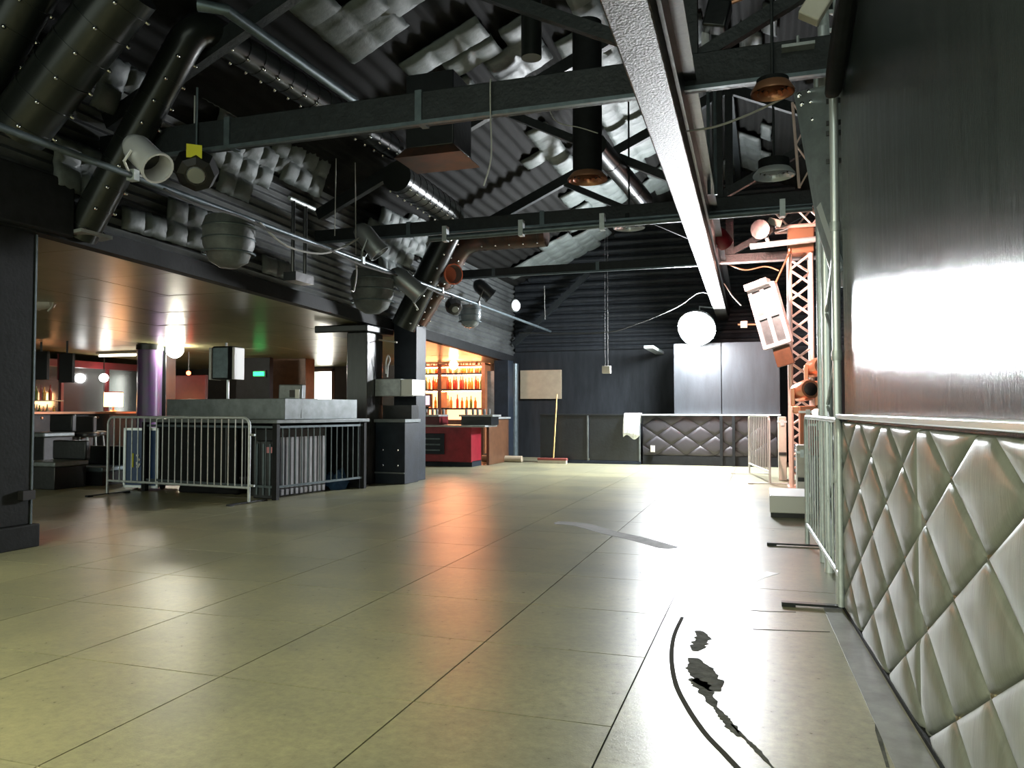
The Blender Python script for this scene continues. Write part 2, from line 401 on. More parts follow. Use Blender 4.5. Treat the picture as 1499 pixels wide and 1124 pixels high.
# ------------------------------------------------------------------ far wall, gable, side walls, roof
RZ0, RS = 4.3, .45
RIDGE = -.5
def roofz(x): return RZ0+RS*(x+6.3) if x < RIDGE else RZ0+RS*(RIDGE+6.3)-RS*(x-RIDGE)
wf = struct(obj('wall_far', MB().prism([(-6.5, YB, 0), (8, YB, 0), (8, YB, roofz(8)), (RIDGE, YB, roofz(RIDGE)), (-6.5, YB, roofz(-6.5))], (0, .2, 0)), 'far_wall'))
def corrugated(p0, du, dv, nu_wave, amp, nrm, seg=6):
    """sheet spanned by du (across the corrugations) and dv (along them)"""
    p0, du, dv, nrm = Vector(p0), Vector(du), Vector(dv), Vector(nrm).normalized(); n = nu_wave*seg; v = []; f = []
    for i in range(n+1):
        o_ = nrm*(amp*math.cos(2*PI*i/seg)); q = p0+du*(i/n)+o_; v += [q, q+dv]
    for i in range(n): f.append([2*i, 2*i+1, 2*i+3, 2*i+2])
    return MB().add(v, f)
# gable cladding: horizontal corrugations above the wall line
gc = MB(); nz = 20
for k in range(nz):
    z0 = 2.75+k*.2
    xl = max(-6.1, (z0-RZ0)/RS-6.3) if z0 > RZ0-.1 else -6.1
    gc.tube([(xl+.05, YB-.02, z0), (min(8, 2*RIDGE-xl), YB-.02, z0)], .07, 8)
obj('gable_cladding', gc, 'far_wall', wf)
ce = struct(obj('ceiling', corrugated((-6.3, -1, roofz(-6.3)), (RIDGE+6.3, 0, RS*(RIDGE+6.3)), (0, 20.2, 0), 32, .022, (-RS, 0, 1)), 'roof'), 'black corrugated roof slope on the left of the ridge')
obj('roof_slope', corrugated((RIDGE, -1, roofz(RIDGE)), (8.5, 0, -RS*8.5), (0, 20.2, 0), 46, .022, (RS, 0, 1)), 'roof', ce)
obj('ridge_board', MB().box((RIDGE-.06, -1, roofz(RIDGE)-.3), (RIDGE+.06, YB, roofz(RIDGE)-.02)), 'tie', ce)
def soff(y): return 2.77-(y-5.6)*.0268
fa = struct(obj('wall_left', corrugated((XF, 1.5, 0), (0, 0, .01), (0, .01, 0), 1, .001, (1, 0, 0)), 'fascia'), 'corrugated fascia above the bar opening')
n = 15; v = []; f = []; seg = 6
for i in range(n*seg+1):
    t = i/(n*seg)
    for y in (1.5, YB):
        z = soff(y)+.14+(RZ0+.08-soff(y)-.14)*t
        v.append(Vector((XF+.025*math.cos(2*PI*i/seg), y, z)))
for i in range(n*seg): f.append([2*i, 2*i+1, 2*i+3, 2*i+2])
obj('corrugated_cladding', MB().add(v, f), 'fascia', fa)
obj('fascia_edge', MB().prism([(XF-.1, 1.5, soff(1.5)-.02), (XF-.1, YB, soff(YB)-.02), (XF-.1, YB, soff(YB)+.16), (XF-.1, 1.5, soff(1.5)+.16)], (.14, 0, 0)), 'black_matt', fa)
# soffit over the bar: glossy tan tiles on a dark backing
so = struct(obj('ceiling_soffit', MB().prism([(-17, 1.5, soff(1.5)+.02), (XF-.02, 1.5, soff(1.5)+.02), (XF-.02, YB, soff(YB)+.02), (-17, YB, soff(YB)+.02)], (0, 0, .15)), 'black_matt'), 'dark backing of the tiled soffit')
for i in range(9):
    for j in range(14):
        x1 = XF-.12-i*1.2; x0 = x1-1.19; y0 = 2.2+j*1.2; y1 = min(y0+1.19, YB-.02)
        tz = random.uniform(-.004, .002)
        obj('soffit_tile', MB().prism([(x0, y0, soff(y0)-.003+tz), (x1, y0, soff(y0)-.003), (x1, y1, soff(y1)-.003), (x0, y1, soff(y1)-.003+tz)], (0, 0, .022)), 'soffit', so)
DX0, DX1 = ony(453, 560, YB).x, ony(486, 560, YB).x
wb = struct(obj('wall_back', MB().box((-17, YB, 0), (DX0, YB+.2, 2.6)).box((DX1, YB, 0), (-6.5, YB+.2, 2.6)).box((DX0, YB, 2.28), (DX1, YB+.2, 2.6)), 'dark_wall'), 'dark back wall of the bar room')
struct(obj('wall_west', MB().box((-17.2, 1.5, 0), (-17, YB, 2.9)), 'dark_wall'), 'dark end wall of the bar room')
struct(obj('wall_east', MB().box((7.9, -1, 0), (8, YB, 3.3)), 'black_matt'), 'black wall behind the stage')
d1 = struct(obj('door_1', MB().box((DX0-.3, YB+.9, 0), (DX1+.3, YB+.92, 2.5)), 'lamp_door'), 'doorway glaring with daylight at the back')
struct(obj('trim_3', MB().box((DX0-.08, YB-.03, 0), (DX0, YB+.02, 2.36)).box((DX1, YB-.03, 0), (DX1+.08, YB+.02, 2.36)).box((DX0-.08, YB-.03, 2.28), (DX1+.08, YB+.02, 2.36)), 'brown'), 'brown frame of the glaring doorway')

# padded lower wall at the far end, with sheets above
YP = 17.15
bx0, bx1 = ony(941, 640, YP).x, ony(1142, 640, YP).x
wp2 = struct(obj('wall_padded', MB().box((bx0, YP, 0), (bx1, YB, 1.08)), 'black_matt'), 'low wall faced with dark tufted vinyl')
obj('cap_rail', MB().box((bx0-.02, YP-.06, 1.08), (bx1+.02, YP+.2, 1.11)), 'chrome_rail', wp2)
obj('plinth', MB().box((bx0, YP-.02, 0), (bx1, YP, .2)), 'black_matt', wp2)
pw = (bx1-bx0)
cuts = [bx0, ony(1056, 640, YP).x, ony(1074, 640, YP).x, bx1]
ddx, ddz = .62, .42
for k in range(-1, 6):
    for i in range(-1, 8):
        cx = bx0+ddx*i+(ddx/2 if k % 2 else 0); cz = .22+ddz/2*k
        poly = [(cx-ddx/2, cz), (cx, cz-ddz/2), (cx+ddx/2, cz), (cx, cz+ddz/2)]
        if cx-ddx/2 < bx0-.01 or cx+ddx/2 > bx1+.01 or cz-ddz/2 < .2 or cz+ddz/2 > 1.075: 
            poly = [(min(max(p[0], bx0), bx1), min(max(p[1], .2), 1.07)) for p in poly]
            ar = abs(sum(poly[a][0]*poly[(a+1) % 4][1]-poly[(a+1) % 4][0]*poly[a][1] for a in range(4)))/2
            if ar < .02: continue
        c = (sum(p[0] for p in poly)/4, sum(p[1] for p in poly)/4)
        v = []
        for s_, h in ((1, .0), (.95, .012), (.6, .02)):
            for p in poly: v.append((c[0]+(p[0]-c[0])*s_, YP-.001-h, c[1]+(p[1]-c[1])*s_))
        v.append((c[0], YP-.024, c[1])); f = []
        for r_ in range(2):
            for a in range(4): b = (a+1) % 4; f.append([r_*4+a, r_*4+b, r_*4+4+b, r_*4+4+a])
        for a in range(4): f.append([8+a, 8+(a+1) % 4, 12])
        obj('tufted_pad', MB().add(v, f), 'vinyl_dark', wp2, smooth=80)
for c in cuts[1:3]: obj('seam_post', MB().box((c-.03, YP-.07, 0), (c+.03, YP, 1.08)), 'black_matt', wp2)
obj('wall_socket', MB().box((ony(953, 660, YP).x, YP-.07, .28), (ony(959, 660, YP).x, YP-.02, .42)), 'off_white', wp2)
sh = [986, 1056, 1142]
for i in range(2):
    xa, xb = ony(sh[i], 550, 17.3).x, ony(sh[i+1], 550, 17.3).x
    obj('wall_sheet', MB().box((xa+.01, 17.3, 1.11), (xb-.01, 17.36, 2.66)), 'sheet', wp2)
obj('sheet_backing', MB().box((ony(986, 550, 17.3).x, 17.36, 1.11), (bx1, YB, 2.62)), 'black_matt', wp2)

# ------------------------------------------------------------------ near left column with plinth and capital
t = thing('square_column', 'black square column with plinth at the edge of the bar opening', 'column', (-6.6, 4.7, 0))
obj('shaft', MB().box((-7.05, 4.3, .2), (-6.14, 5.18, 2.78)), 'black_matt', t, bevel=.01)
obj('plinth', MB().box((-7.1, 4.25, 0), (-6.09, 5.23, .2)), 'black_matt', t, bevel=.01)
obj('capital', MB().box((-7.1, 4.0, 2.78), (-6.0, 5.45, 3.3)), 'black_matt', t, bevel=.02)
obj('corner_guard', MB().box((-6.142, 5.17, .2), (-6.132, 5.187, 2.78)), 'dull_steel', t)
obj('assumed_red_lamp', MB().box((-6.75, 5.18, .7), (-6.45, 5.22, .78)), 'assumed_red_strip', t)  # assumed lamp, unseen behind the column, added for the red tint on the floor
obj('wall_switch', MB().box((-6.14, 5.05, .42), (-6.08, 5.17, .5)), 'black', t)

# ------------------------------------------------------------------ tie beams, rafters, ridge-side box beam
tie_names = ['broad black tie beam nearest the padded wall end', 'slim black tie beam with pipe between the two other ties', 'thin black tie beam nearest the far gable']
for (Y, hh, ww, zz), lab in zip(((5.85, .25, .14, 3.72), (9.6, .17, .12, 3.68), (13.1, .14, .12, 3.68)), tie_names):
    t = thing('tie_beam', lab, 'beam', (0, Y, zz-hh/2), 'roof tie beams')
    obj('beam', MB().box((XF+.02, Y-ww/2, zz-hh/2), (6.5, Y+ww/2, zz+hh/2)), 'tie', t, bevel=.008)
    for k in range(3):
        x = -4.6+k*1.9
        obj('bolt_plate', MB().box((x-.03, Y-ww/2-.012, zz-hh/2-.01), (x+.03, Y+ww/2+.012, zz+hh/2+.01)), 'dull_steel', t)
    obj('bottom_batten', MB().box((XF+.05, Y-ww/2-.02, zz-hh/2-.03), (6.5, Y-ww/2+.02, zz-hh/2)), 'dull_steel', t)
    # principal rafters and struts
    for sx in (-1, 1):
        xa = XF+.05 if sx < 0 else 5.2
        za = roofz(xa)-.42
        obj('rafter', MB().bar((xa, Y, za), (RIDGE+.02*sx, Y, roofz(RIDGE)-.4), .1, .16), 'tie', t)
    obj('king_post', MB().box((RIDGE-.06, Y-.06, zz+hh/2), (RIDGE+.06, Y+.06, roofz(RIDGE)-.4)), 'tie', t)
    for xa, xb in ((-.5, -3.3), (-.5, 2.3)):
        obj('strut', MB().bar((xa, Y+.03, zz+.1), (xb, Y+.03, roofz(xb)-.45), .08, .1), 'tie', t)
t = thing('crossing_pipe', 'dark pipe slung below the slim tie beam', 'pipe', (-2, 9.35, 3.46))
obj('pipe', MB().tube([(-4.2, 9.35, 3.47), (.55, 9.35, 3.5)], .04, 10), 'dull_steel', t)
for k in range(5): obj('pipe_clip', MB().box((-4+k*1.05, 9.3, 3.42), (-3.94+k*1.05, 9.4, 3.62)), 'galv', t)
bA, bB = onz(937, 50, 3.43), onz(1046, 420, 3.43); bd = (bB-bA).normalized()
bA = bA-bd*5; bB = bA+bd*((YB-bA.y)/bd.y); bs_ = Vector((bd.y, -bd.x, 0))
bm_ = tag(obj('box_beam', MB().bar(bA, bB, .25, .22), 'beam_wood', bevel=.012), 'long speckled grey box beam running under the ridge', 'beam')
t = thing('steel_channel', 'black steel channel hung alongside the speckled box beam', 'beam', (-.46, 8, 3.4))
obj('web', MB().bar(bA+bs_*.145+Vector((0, 0, .12)), bB+bs_*.145+Vector((0, 0, .12)), .025, .22), 'black_gloss', t)
obj('flange', MB().bar(bA+bs_*.2+Vector((0, 0, .22)), bB+bs_*.2+Vector((0, 0, .22)), .09, .02), 'black_gloss', t)

# ------------------------------------------------------------------ roof quilts, cut to the lit patches; gaps stand in for beam shade
def roofhit(px, py, off=.0):
    d = ray(px, py)
    tt = (RZ0+RS*6.3-off-EYE)/(d.z-RS*d.x); return Cv+d*tt
RN = Vector((RS, 0, -1)).normalized()       # out of the left slope, into the room
def in_poly(x, y, poly):
    c = False; n = len(poly)
    for i in range(n):
        a, b = poly[i], poly[i-1]
        if (a[1] > y) != (b[1] > y) and x < (b[0]-a[0])*(y-a[1])/(b[1]-a[1])+a[0]: c = not c
    return c
def quilt(poly2, place, cell, label, m='quilt', sag=.045, group='insulation quilts', ragged=.25, name='insulation_quilt'):
    """poly2 outline in surface coordinates; place(a,b,h) gives the world point"""
    a0, a1 = min(p[0] for p in poly2), max(p[0] for p in poly2); b0, b1 = min(p[1] for p in poly2), max(p[1] for p in poly2)
    mb = MB(); S = 6; idx = {}
    ca, cb = cell
    rnd = {}
    def vtx(i, j):
        if (i, j) in idx: return idx[(i, j)]
        a = a0+ca*i/S; b = b0+cb*j/S
        ci, cj = i//S, j//S
        fa_, fb_ = (i % S)/S, (j % S)/S
        h = .035+sag*(abs(math.sin(PI*fa_))*abs(math.sin(PI*fb_)))**.38
        h += .007*(1 if i % 2 else -1)+.015*math.sin(a*1.7+b*2.3)+.006*math.sin(a*4.1-b*3.3)
        rr = rnd.setdefault((i, j), (random.uniform(-1, 1), random.uniform(-1, 1)))
        mb.v.append(place(a+rr[0]*.006, b+rr[1]*.006, h+.03)); idx[(i, j)] = len(mb.v)-1
        return idx[(i, j)]
    for i in range(int((a1-a0)/ca*S)+1):
        for j in range(int((b1-b0)/cb*S)+1):
            a = a0+ca*(i//S+.5); b = b0+cb*(j//S+.5)
            jit = ragged*.3
            if in_poly(a+jit*math.sin(b*5.1), b+jit*math.sin(a*4.3), poly2):
                mb.f.append([vtx(i, j), vtx(i+1, j), vtx(i+1, j+1), vtx(i, j+1)])
    if not mb.f: return
    o = obj(name, mb, m, smooth=70)
    sm = o.modifiers.new('thick', 'SOLIDIFY'); sm.thickness = .03
    return tag(o, label, 'insulation', group)
def rplace(a, b, h):     # a along Y, b up the slope measured in X
    return Vector((b, a, roofz(b)))+RN*h
QL = 'lit patch of silvery quilted insulation bulging from the black roof slope'
quilts = [
 [(425, -5), (540, -20), (575, 40), (520, 75), (470, 45)],
 [(470, -60), (600, -60), (640, 0), (560, 20)],
 [(560, 62), (600, 80), (690, 22), (718, 55), (690, 75), (600, 106)],
 [(655, 78), (720, 55), (718, 95), (668, 112)],
 [(655, 120), (712, 100), (705, 150), (680, 160)],
 [(820, 70), (852, -30), (893, -30), (905, 60), (925, 95), (862, 112), (832, 100)],
 [(862, 145), (945, 138), (972, 205), (925, 250), (895, 205)],
 [(765, 238), (795, 175), (838, 225), (842, 252), (800, 250)],
 [(815, 285), (850, 255), (905, 262), (925, 290), (880, 300)],
 [(930, 280), (975, 235), (990, 270), (960, 292)],
 [(820, 300), (905, 306), (880, 335), (828, 330)],
 [(740, 400), (800, 352), (895, 318), (900, 332), (820, 390)],
]
QLS = ['lit patch of roof quilt hanging above the elbowed duct', 'lit patch of roof quilt highest above the elbowed duct, clear of its neighbour', 'long lit strip of roof quilt with scalloped upper edge', 'short lit patch of roof quilt just below the scalloped strip', 'smallest lit patch of roof quilt above the black plenum box', 'large lit patch of roof quilt beside the speckled beam above the broad tie beam', 'large lit patch of roof quilt beside the speckled beam below the broad tie beam', 'lit patch of roof quilt behind the tall black drop tube', 'lit patch of roof quilt at the mouth of the tall drop tube', 'lit patch of roof quilt between polished duct and speckled beam', 'lit patch of roof quilt just above the slim tie beam', 'long lit patch of roof quilt running to the far gable']
for q, QL in zip(quilts, QLS):
    P = [roofhit(*p) for p in q]
    quilt([(p.y, p.x) for p in P], rplace, (.42, .34), QL)
P = [roofhit(*p) for p in [(728, 50), (765, 10), (800, 60), (745, 130), (726, 110)]]
quilt([(p.y, p.x) for p in P], rplace, (.42, .34), 'mottled quilted sheet between the other roof quilts', 'quilt_dark', group=None)
# quilts on the left upper wall and over the eave
def fplace(a, b, h): return Vector((XF+.03+h+max(0, b-3.75)*.35, a, b))
FLS = ['long dull grey quilt along the foot of the corrugated fascia', 'big pale lumpy quilt behind the yellow-tagged lamp', 'pale lumpy quilt below the left end of the broad tie beam', 'dull grey quilt under the broad ducts near the square column', 'dull grey quilt strip between the broad ducts', 'pale lumpy quilt above the dull grey can', 'dull grey quilt between duct elbow and tie beam', 'small dull quilt by the upright tube bracket']
for k_, (q, m) in enumerate((([(170, 285), (320, 320), (320, 350), (300, 372), (180, 330)], 'quilt_dark'), ([(290, 205), (345, 190), (395, 250), (380, 290), (320, 285), (280, 240)], 'quilt'),
          ([(365, 215), (430, 205), (445, 265), (400, 270)], 'quilt'), ([(70, 215), (130, 205), (165, 255), (120, 290), (70, 270)], 'quilt_dark'), ([(110, 100), (165, 105), (160, 190), (120, 200)], 'quilt_dark'),
          ([(530, 312), (600, 305), (640, 330), (610, 385), (560, 400), (520, 360)], 'quilt'), ([(255, 130), (335, 150), (330, 190), (270, 190)], 'quilt_dark'), ([(375, 370), (420, 380), (420, 410), (375, 400)], 'quilt_dark'))):
    P = [onx(*p, XF) for p in q]
    lab = FLS[k_]
    quilt([(p.y, p.z) for p in P], fplace, (.3, .24), lab, m, sag=.05, group='quilts on the fascia')
# right roof slope: hung grey drapes
def rrplace(a, b, h): return Vector((b, a, roofz(b)))+Vector((-RS, 0, -1)).normalized()*h
def roofhit_r(px, py):
    d = ray(px, py); k = RZ0+RS*(RIDGE+6.3)+RS*RIDGE
    tt = (k-EYE)/(d.z+RS*d.x); return Cv+d*tt
for q, lab in zip(([(998, -10), (1030, -10), (1015, 90), (990, 80)], [(1062, 90), (1085, 20), (1140, 5), (1128, 88)], [(1055, 215), (1085, 190), (1130, 180), (1130, 245), (1058, 240)]), ('grey quilt over the stage close to the speckled beam', 'grey quilt over the stage behind the hanging tubes', 'grey quilt over the stage below the broad tie beam')):
    P = [roofhit_r(*p) for p in q]
    quilt([(p.y, p.x) for p in P], rrplace, (.8, .3), lab, 'quilt_dark', group='quilts over the stage')

# ------------------------------------------------------------------ ducts
def duct(name, label, pts, r, m='duct', ribs=.22, group=None, elbows=True, stud=True):
    pts = [Vector(p) for p in pts]
    t = thing(name, label, 'duct', pts[0], group)
    path = [pts[0]]
    for i in range(1, len(pts)-1):
        a = (pts[i-1]-pts[i]); b = (pts[i+1]-pts[i]); k = min(r*1.6, a.length*.45, b.length*.45)
        A = pts[i]+a.normalized()*k; B = pts[i]+b.normalized()*k
        for s in range(7):
            tt = s/6; path.append((1-tt)**2*A+2*(1-tt)*tt*pts[i]+tt*tt*B)
    path.append(pts[-1])
    st_ = obj('sheet_tube', MB().tube(path, r, 20), m, t)
    for i in range(len(pts)-1):
        a, b = pts[i], pts[i+1]; L = (b-a).length; d = (b-a).normalized()
        k = int(L/ribs)
        for j in range(k):
            s = (j+.5)*L/k
            if (i > 0 and s < r*1.7) or (i < len(pts)-2 and s > L-r*1.7): continue
            c = a+d*s
            obj('seam_ring', MB().tube([c-d*.008, c+d*.008], r*1.03, 20), m, st_)
            if stud:
                n1 = Vector((d.y, -d.x, 0)); n1 = n1.normalized() if n1.length > .1 else Vector((1, 0, 0))
                n2 = d.cross(n1)
                if n2.z > 0: n2 = -n2
                for ang in (-.75, .75):
                    q = c+(n2*math.cos(ang)+n1*math.sin(ang))*r*1.04
                    obj('seam_screw', MB().lathe([(.02, -.012), (.02, .006), (.015, .018), (.006, .024)], 8, orient(q, q-c)), 'rivet', st_, smooth=80)
    return t
# two broad ducts climbing the near slope
for (pa, pb, Y, r, lab) in (((25, 190), (190, -20), 4.75, .23, 'broad black duct climbing the roof slope beside the square column'),
                            ((-40, 130), (70, -60), 4.55, .2, 'broad black duct climbing the slope outside the first one')):
    A = ony(*pa, Y); B = ony(*pb, Y)
    duct('roof_duct', lab, [A, B], r)
Y3 = 5.62
A = ony(118, 345, Y3); B = ony(287, 32, Y3)
Lz = B.z
duct('roof_duct', 'black duct bending at an elbow to run along the roof slope', [A, B, Vector((B.x+.12, 9.3, Lz+.03))], .15)
tag(obj('duct_end_plate', MB().prism([A+Vector(q) for q in ((-.17, -.18, -.02), (.2, -.18, .02), (.2, .18, .02), (-.17, .18, -.02))], (0, 0, -.03)), 'pale_metal'), 'pale metal plate closing the low end of the elbowed duct', 'plate')
tag(obj('conduit_pipe', MB().tube([ony(290, 8, 5.2), ony(330, 14, 5.3), onx(520, 148, -4.25)], .05, 10), 'dull_steel'), 'grey conduit running above the elbowed duct', 'pipe')
# pair of ducts dropping to the pier by the booth
A = ony(590, 478, 11.3); B = ony(668, 318, 11.3); C = ony(645, 250, 12.2)
duct('drop_duct', 'black duct dropping to the scuffed pier from a short upper elbow', [A, B, Vector((B.x+.1, 9.0, B.z-.02))], .2)
A = ony(610, 470, 12.1); B = ony(680, 352, 12.1); C = ony(800, 344, 12.1)
duct('drop_duct', 'rust-streaked duct dropping to the pier from a level branch', [A, B, C], .19, 'duct_rust')
duct('slope_duct', 'polished black duct running beside the speckled box beam', [onz(872, 212, 4.25), onz(942, 292, 4.25)], .13, ribs=.9, stud=False)
# black hopper box hung under the broad tie beam
c = ony(640, 195, 7.2)
t = thing('hopper_box', 'black plenum box with a rust-red underside hung from the roof', 'box', (c.x, 7.2, c.z-.35))
obj('body', MB().box((c.x-.26, 7.0, c.z-.2), (c.x+.26, 7.5, c.z+.55)), 'black_gloss', t, bevel=.01)
obj('mouth', MB().prism([(c.x-.26, 7.0, c.z-.2), (c.x+.26, 7.0, c.z-.2), (c.x+.36, 6.95, c.z-.3), (c.x-.36, 6.95, c.z-.3)], (0, .55, 0)), 'duct_rust', t)

# round drop diffusers
def diffuser(p, r, H, lab, ringm='copper', rod=False):
    t = thing('ceiling_diffuser', lab, 'vent', p, 'round drop diffusers')
    obj('drop_tube', MB().lathe([(r*.74, .05), (r*.74, H)], 20, T(*p)), 'black_matt', t)
    if rod: obj('hanger_rod', MB().tube([p+Vector((0, 0, H)), Vector((p.x, p.y, roofz(p.x)))], .012, 6), 'tie', t)
    prof = []
    cn_ = obj('cone', MB().lathe([(r, 0), (r*1.0, .015), (r*.78, .07), (r*.74, .07), (r*.94, 0)], 24, T(*p), cap=False), ringm, t)
    for k, q in enumerate((.72, .46, .22)):
        obj('vane_ring', MB().lathe([(r*q, .0), (r*q*.8, .035), (r*q*.78, .035), (r*q*.95, 0)], 24, T(*p), cap=False), ringm, cn_)
    return t
diffuser(onz(860, 264, 3.5), .2, 1.6, 'round copper-rimmed diffuser on a tall black drop tube')
diffuser(onz(921, 334, 3.5), .2, .16, 'round bright-rimmed diffuser between the slim and the thin tie beams', 'chrome_rail', True)
diffuser(onz(1131, 137, 3.45), .15, .1, 'round copper-ringed diffuser just under the broad tie beam', 'copper', True)
diffuser(onz(1133, 258, 3.5), .2, .16, 'round bright-ringed diffuser over the stage edge', 'chrome_rail', True)
p = onz(778, 85, 4.6)
tag(obj('hanging_cylinder', MB().lathe([(.1, 0), (.1, .7), (.09, .7)], 16, T(*p)), 'duct'), 'black ribbed cylinder hung high above the broad tie beam', 'vent')

# ------------------------------------------------------------------ lighting pipe with cans along the left side
PX = -5.0
pa, pb = onx(-60, 163, PX), onx(806, 485, PX)
def pipe_at(px): 
    q = onx(px, 185+.3712*px, PX); return q
tag(obj('lighting_pipe', MB().tube([pa, pb], .028, 12), 'dull_steel'), 'long steel lighting pipe slung along the fascia', 'pipe')
def par_can(px, py, aim, lab, m='grey_can', r=.11, L=.36, lens='black', sink=0):
    """can centre seen at px,py in the plane of the pipe, aimed along aim"""
    c = onx(px, py, PX+.12); d = Vector(aim).normalized()
    q = pipe_at(px); q = Vector((PX, c.y, pa.z+(pb.z-pa.z)*(c.y-pa.y)/(pb.y-pa.y)))
    t = thing('par_can', lab, 'stage light', q)
    mt = orient(c-d*L/2, d)
    sh_ = obj('shell', MB().lathe([(.03, -.05), (r*.75, 0), (r, .08), (r, L*.8), (r*1.08, L), (r*1.02, L), (r*.9, L*.8), (r*.9, L*.55), (.01, L*.5)], 20, mt, cap=True), m, t)
    obj('rim', MB().lathe([(r*1.0, L-.02), (r*1.14, L-.02), (r*1.14, L+.012), (r*1.0, L+.012)], 20, mt, cap=False), lens if lens != 'black' else m, sh_)
    obj('lamp_face', MB().lathe([(r*.88, L*.6), (r*.5, L*.57), (.01, L*.56)], 16, mt), 'orange_rim' if lens == 'orange_rim' else 'black', sh_)
    side = d.cross((c-q).normalized() if (c-q).length > .05 else Vector((0, 0, 1)))
    side = side.normalized() if side.length > .05 else Vector((0, 1, 0))
    obj('yoke', MB().tube([c+side*r*1.1, c+side*r*1.15+(q-c)*.55, q+side*.03, q-side*.03, c-side*r*1.15+(q-c)*.55, c-side*r*1.1], .012, 8), m, t)
    obj('clamp', MB().box(q-Vector((.04, .03, .04)), q+Vector((.04, .03, .05))), 'galv', t)
    return t
par_can(212, 228, (.62, -.1, -.5), 'polished silver spotlight with hooded mouth beside the yellow-tagged lamp', 'silver_can', .12, .4)
par_can(541, 352, (.55, .25, -.75), 'dull grey can tilted down above the pipe near the ribbed ducts', 'grey_can', .13, .42)
par_can(596, 415, (.6, .3, -.55), 'grey can with wire guard pointing down beneath the pipe', 'grey_can', .14, .5)
par_can(656, 402, (.75, -.6, -.1), 'can with a glowing orange front ring turned to the room', 'grey_can', .15, .36, 'orange_rim')
par_can(708, 424, (.6, .3, -.6), 'small dark can perched on the pipe past the orange one', 'black_gloss', .13, .36)
def gel_lamp(px, py, s, lab, tagm):
    c = onx(px, py, PX+.08); t = thing('effect_lamp', lab, 'stage light', c)
    m = orient(c, (.5, -.6, -.55))
    obj('housing', MB().lathe([(s*.5, -s*.9), (s*.85, -s*.6), (s, 0), (s*.8, s*.7), (s*.5, s*.8)], 8, m), 'black', t, smooth=0)
    obj('front_lens', MB().lathe([(s*.4, s*.8), (s*.36, s*.84), (.01, s*.85)], 14, m), 'grey_can', t)
    obj('hanger', MB().tube([c+Vector((0, 0, s*.8)), c+Vector((0, 0, s*.8+.6)) if py < pipe_at(px).z*0+185+.3712*px-20 else Vector((PX, c.y, pa.z+(pb.z-pa.z)*(c.y-pa.y)/(pb.y-pa.y)))], .01, 6), 'dull_steel', t)
    if tagm: obj('tag', MB().cbox(c+Vector((s*.5, -s*.72, s*.55)), (.13, .02, .12), rot('Z', 40).to_3x3()), tagm, t)
    return t
gel_lamp(287, 248, .2, 'faceted black lamp with a bright yellow tag', 'yellow')
gel_lamp(664, 448, .15, 'small black scanner lamp hanging under the pipe', None)
# dark wire drums hung on the fascia side
def drum(px, py, r, lab, m='black_gloss', X=PX-.3, mm=None):
    c = onx(px, py, X); t = thing('hanging_drum', lab, 'lamp', c-Vector((0, 0, r*1.1)))
    obj('bowl', MB().lathe([(r*.35, -r*1.1), (r*.75, -r*.85), (r, -r*.2), (r*1.02, r*.55), (r*.9, r*.9), (r*.5, r)], 22, T(*c)), m, t)
    for zz in (-.55, 0, .5): obj('hoop', MB().lathe([(r*1.03, r*zz-.01), (r*1.05, r*zz), (r*1.03, r*zz+.01)], 22, T(*c), cap=False), 'dull_steel', t)
    obj('hanger', MB().tube([c+Vector((0, 0, r)), Vector((PX, c.y, pa.z+(pb.z-pa.z)*(c.y-pa.y)/(pb.y-pa.y)))], .012, 6), 'dull_steel', t)
drum(335, 352, .26, 'rounded charcoal drum hung on the fascia below the pipe', 'quilt_dark')
drum(545, 425, .3, 'rounded charcoal drum hung beside the ribbed ducts', 'quilt_dark')
drum(688, 462, .2, 'frosted plastic drum hanging under the pipe', 'clear', PX)
# bracket frame
q = onx(438, 350, PX)
t = thing('lamp_bracket', 'black upright tube bracket hung at the bend of the pipe', 'bracket', q-Vector((0, 0, .4)))
for dy in (-.12, .12): obj('upright', MB().tube([q+Vector((0, dy, -.42)), q+Vector((0, dy, .42))], .022, 8), 'black_gloss', t)
obj('top_bar', MB().tube([q+Vector((0, -.2, .42)), q+Vector((0, .3, .42))], .025, 8), 'galv', t)
obj('foot', MB().box(q+Vector((-.08, -.18, -.5)), q+Vector((.08, .18, -.4))), 'black_gloss', t)
p = onx(754, 447, PX); tag(obj('wall_disc', MB().lathe([(.12, -.02), (.14, 0), (.12, .03), (.01, .035)], 20, orient(p, (.8, -.5, 0))), 'grey_can'), 'grey disc lamp hung past the end of the cans', 'lamp')
# cables
def cable(label, pts, r=.008, m='cable', name='hanging_cable', k=6, group=None):
    return tag(obj(name, MB().tube(smooth_path(pts, k), r, 6), m), label, 'cable', group)
cable('slack cable drooping below the lighting pipe near the bracket', [onx(380, 326, PX+.04), onx(420, 360, PX+.04), onx(470, 371, PX+.04), onx(505, 360, PX+.04), onx(525, 348, PX+.04)], .012, 'cable_pale')
cable('loose cable lashed along the lighting pipe', [onx(x, 185+.3712*x+4+3*math.sin(x*.05), PX+.05) for x in range(240, 700, 40)], .014, 'cable', k=3)
cable('cable end dangling below the dull grey can', [onx(520, 378, PX), onx(522, 400, PX), onx(518, 425, PX), onx(514, 425, PX)], .01, 'cable_pale')
cable('white wires dangling from the guarded can', [onx(608, 430, PX+.1), onx(606, 442, PX+.1), onx(612, 453, PX+.1)], .012, 'cable_pale')
for i, (a, b) in enumerate((((285, 140), (284, 232)), ((492, 232), (490, 345)), ((520, 238), (521, 372)), ((797, 418), (798, 468)))):
    A = onx(*a, PX+.02); B = onx(*b, PX+.02)
    tag(obj('suspension_wire', MB().tube([A, B], .006, 6), 'cable_pale'), 'thin straight wire hanging from the roof above the lighting pipe', 'wire', 'suspension wires')
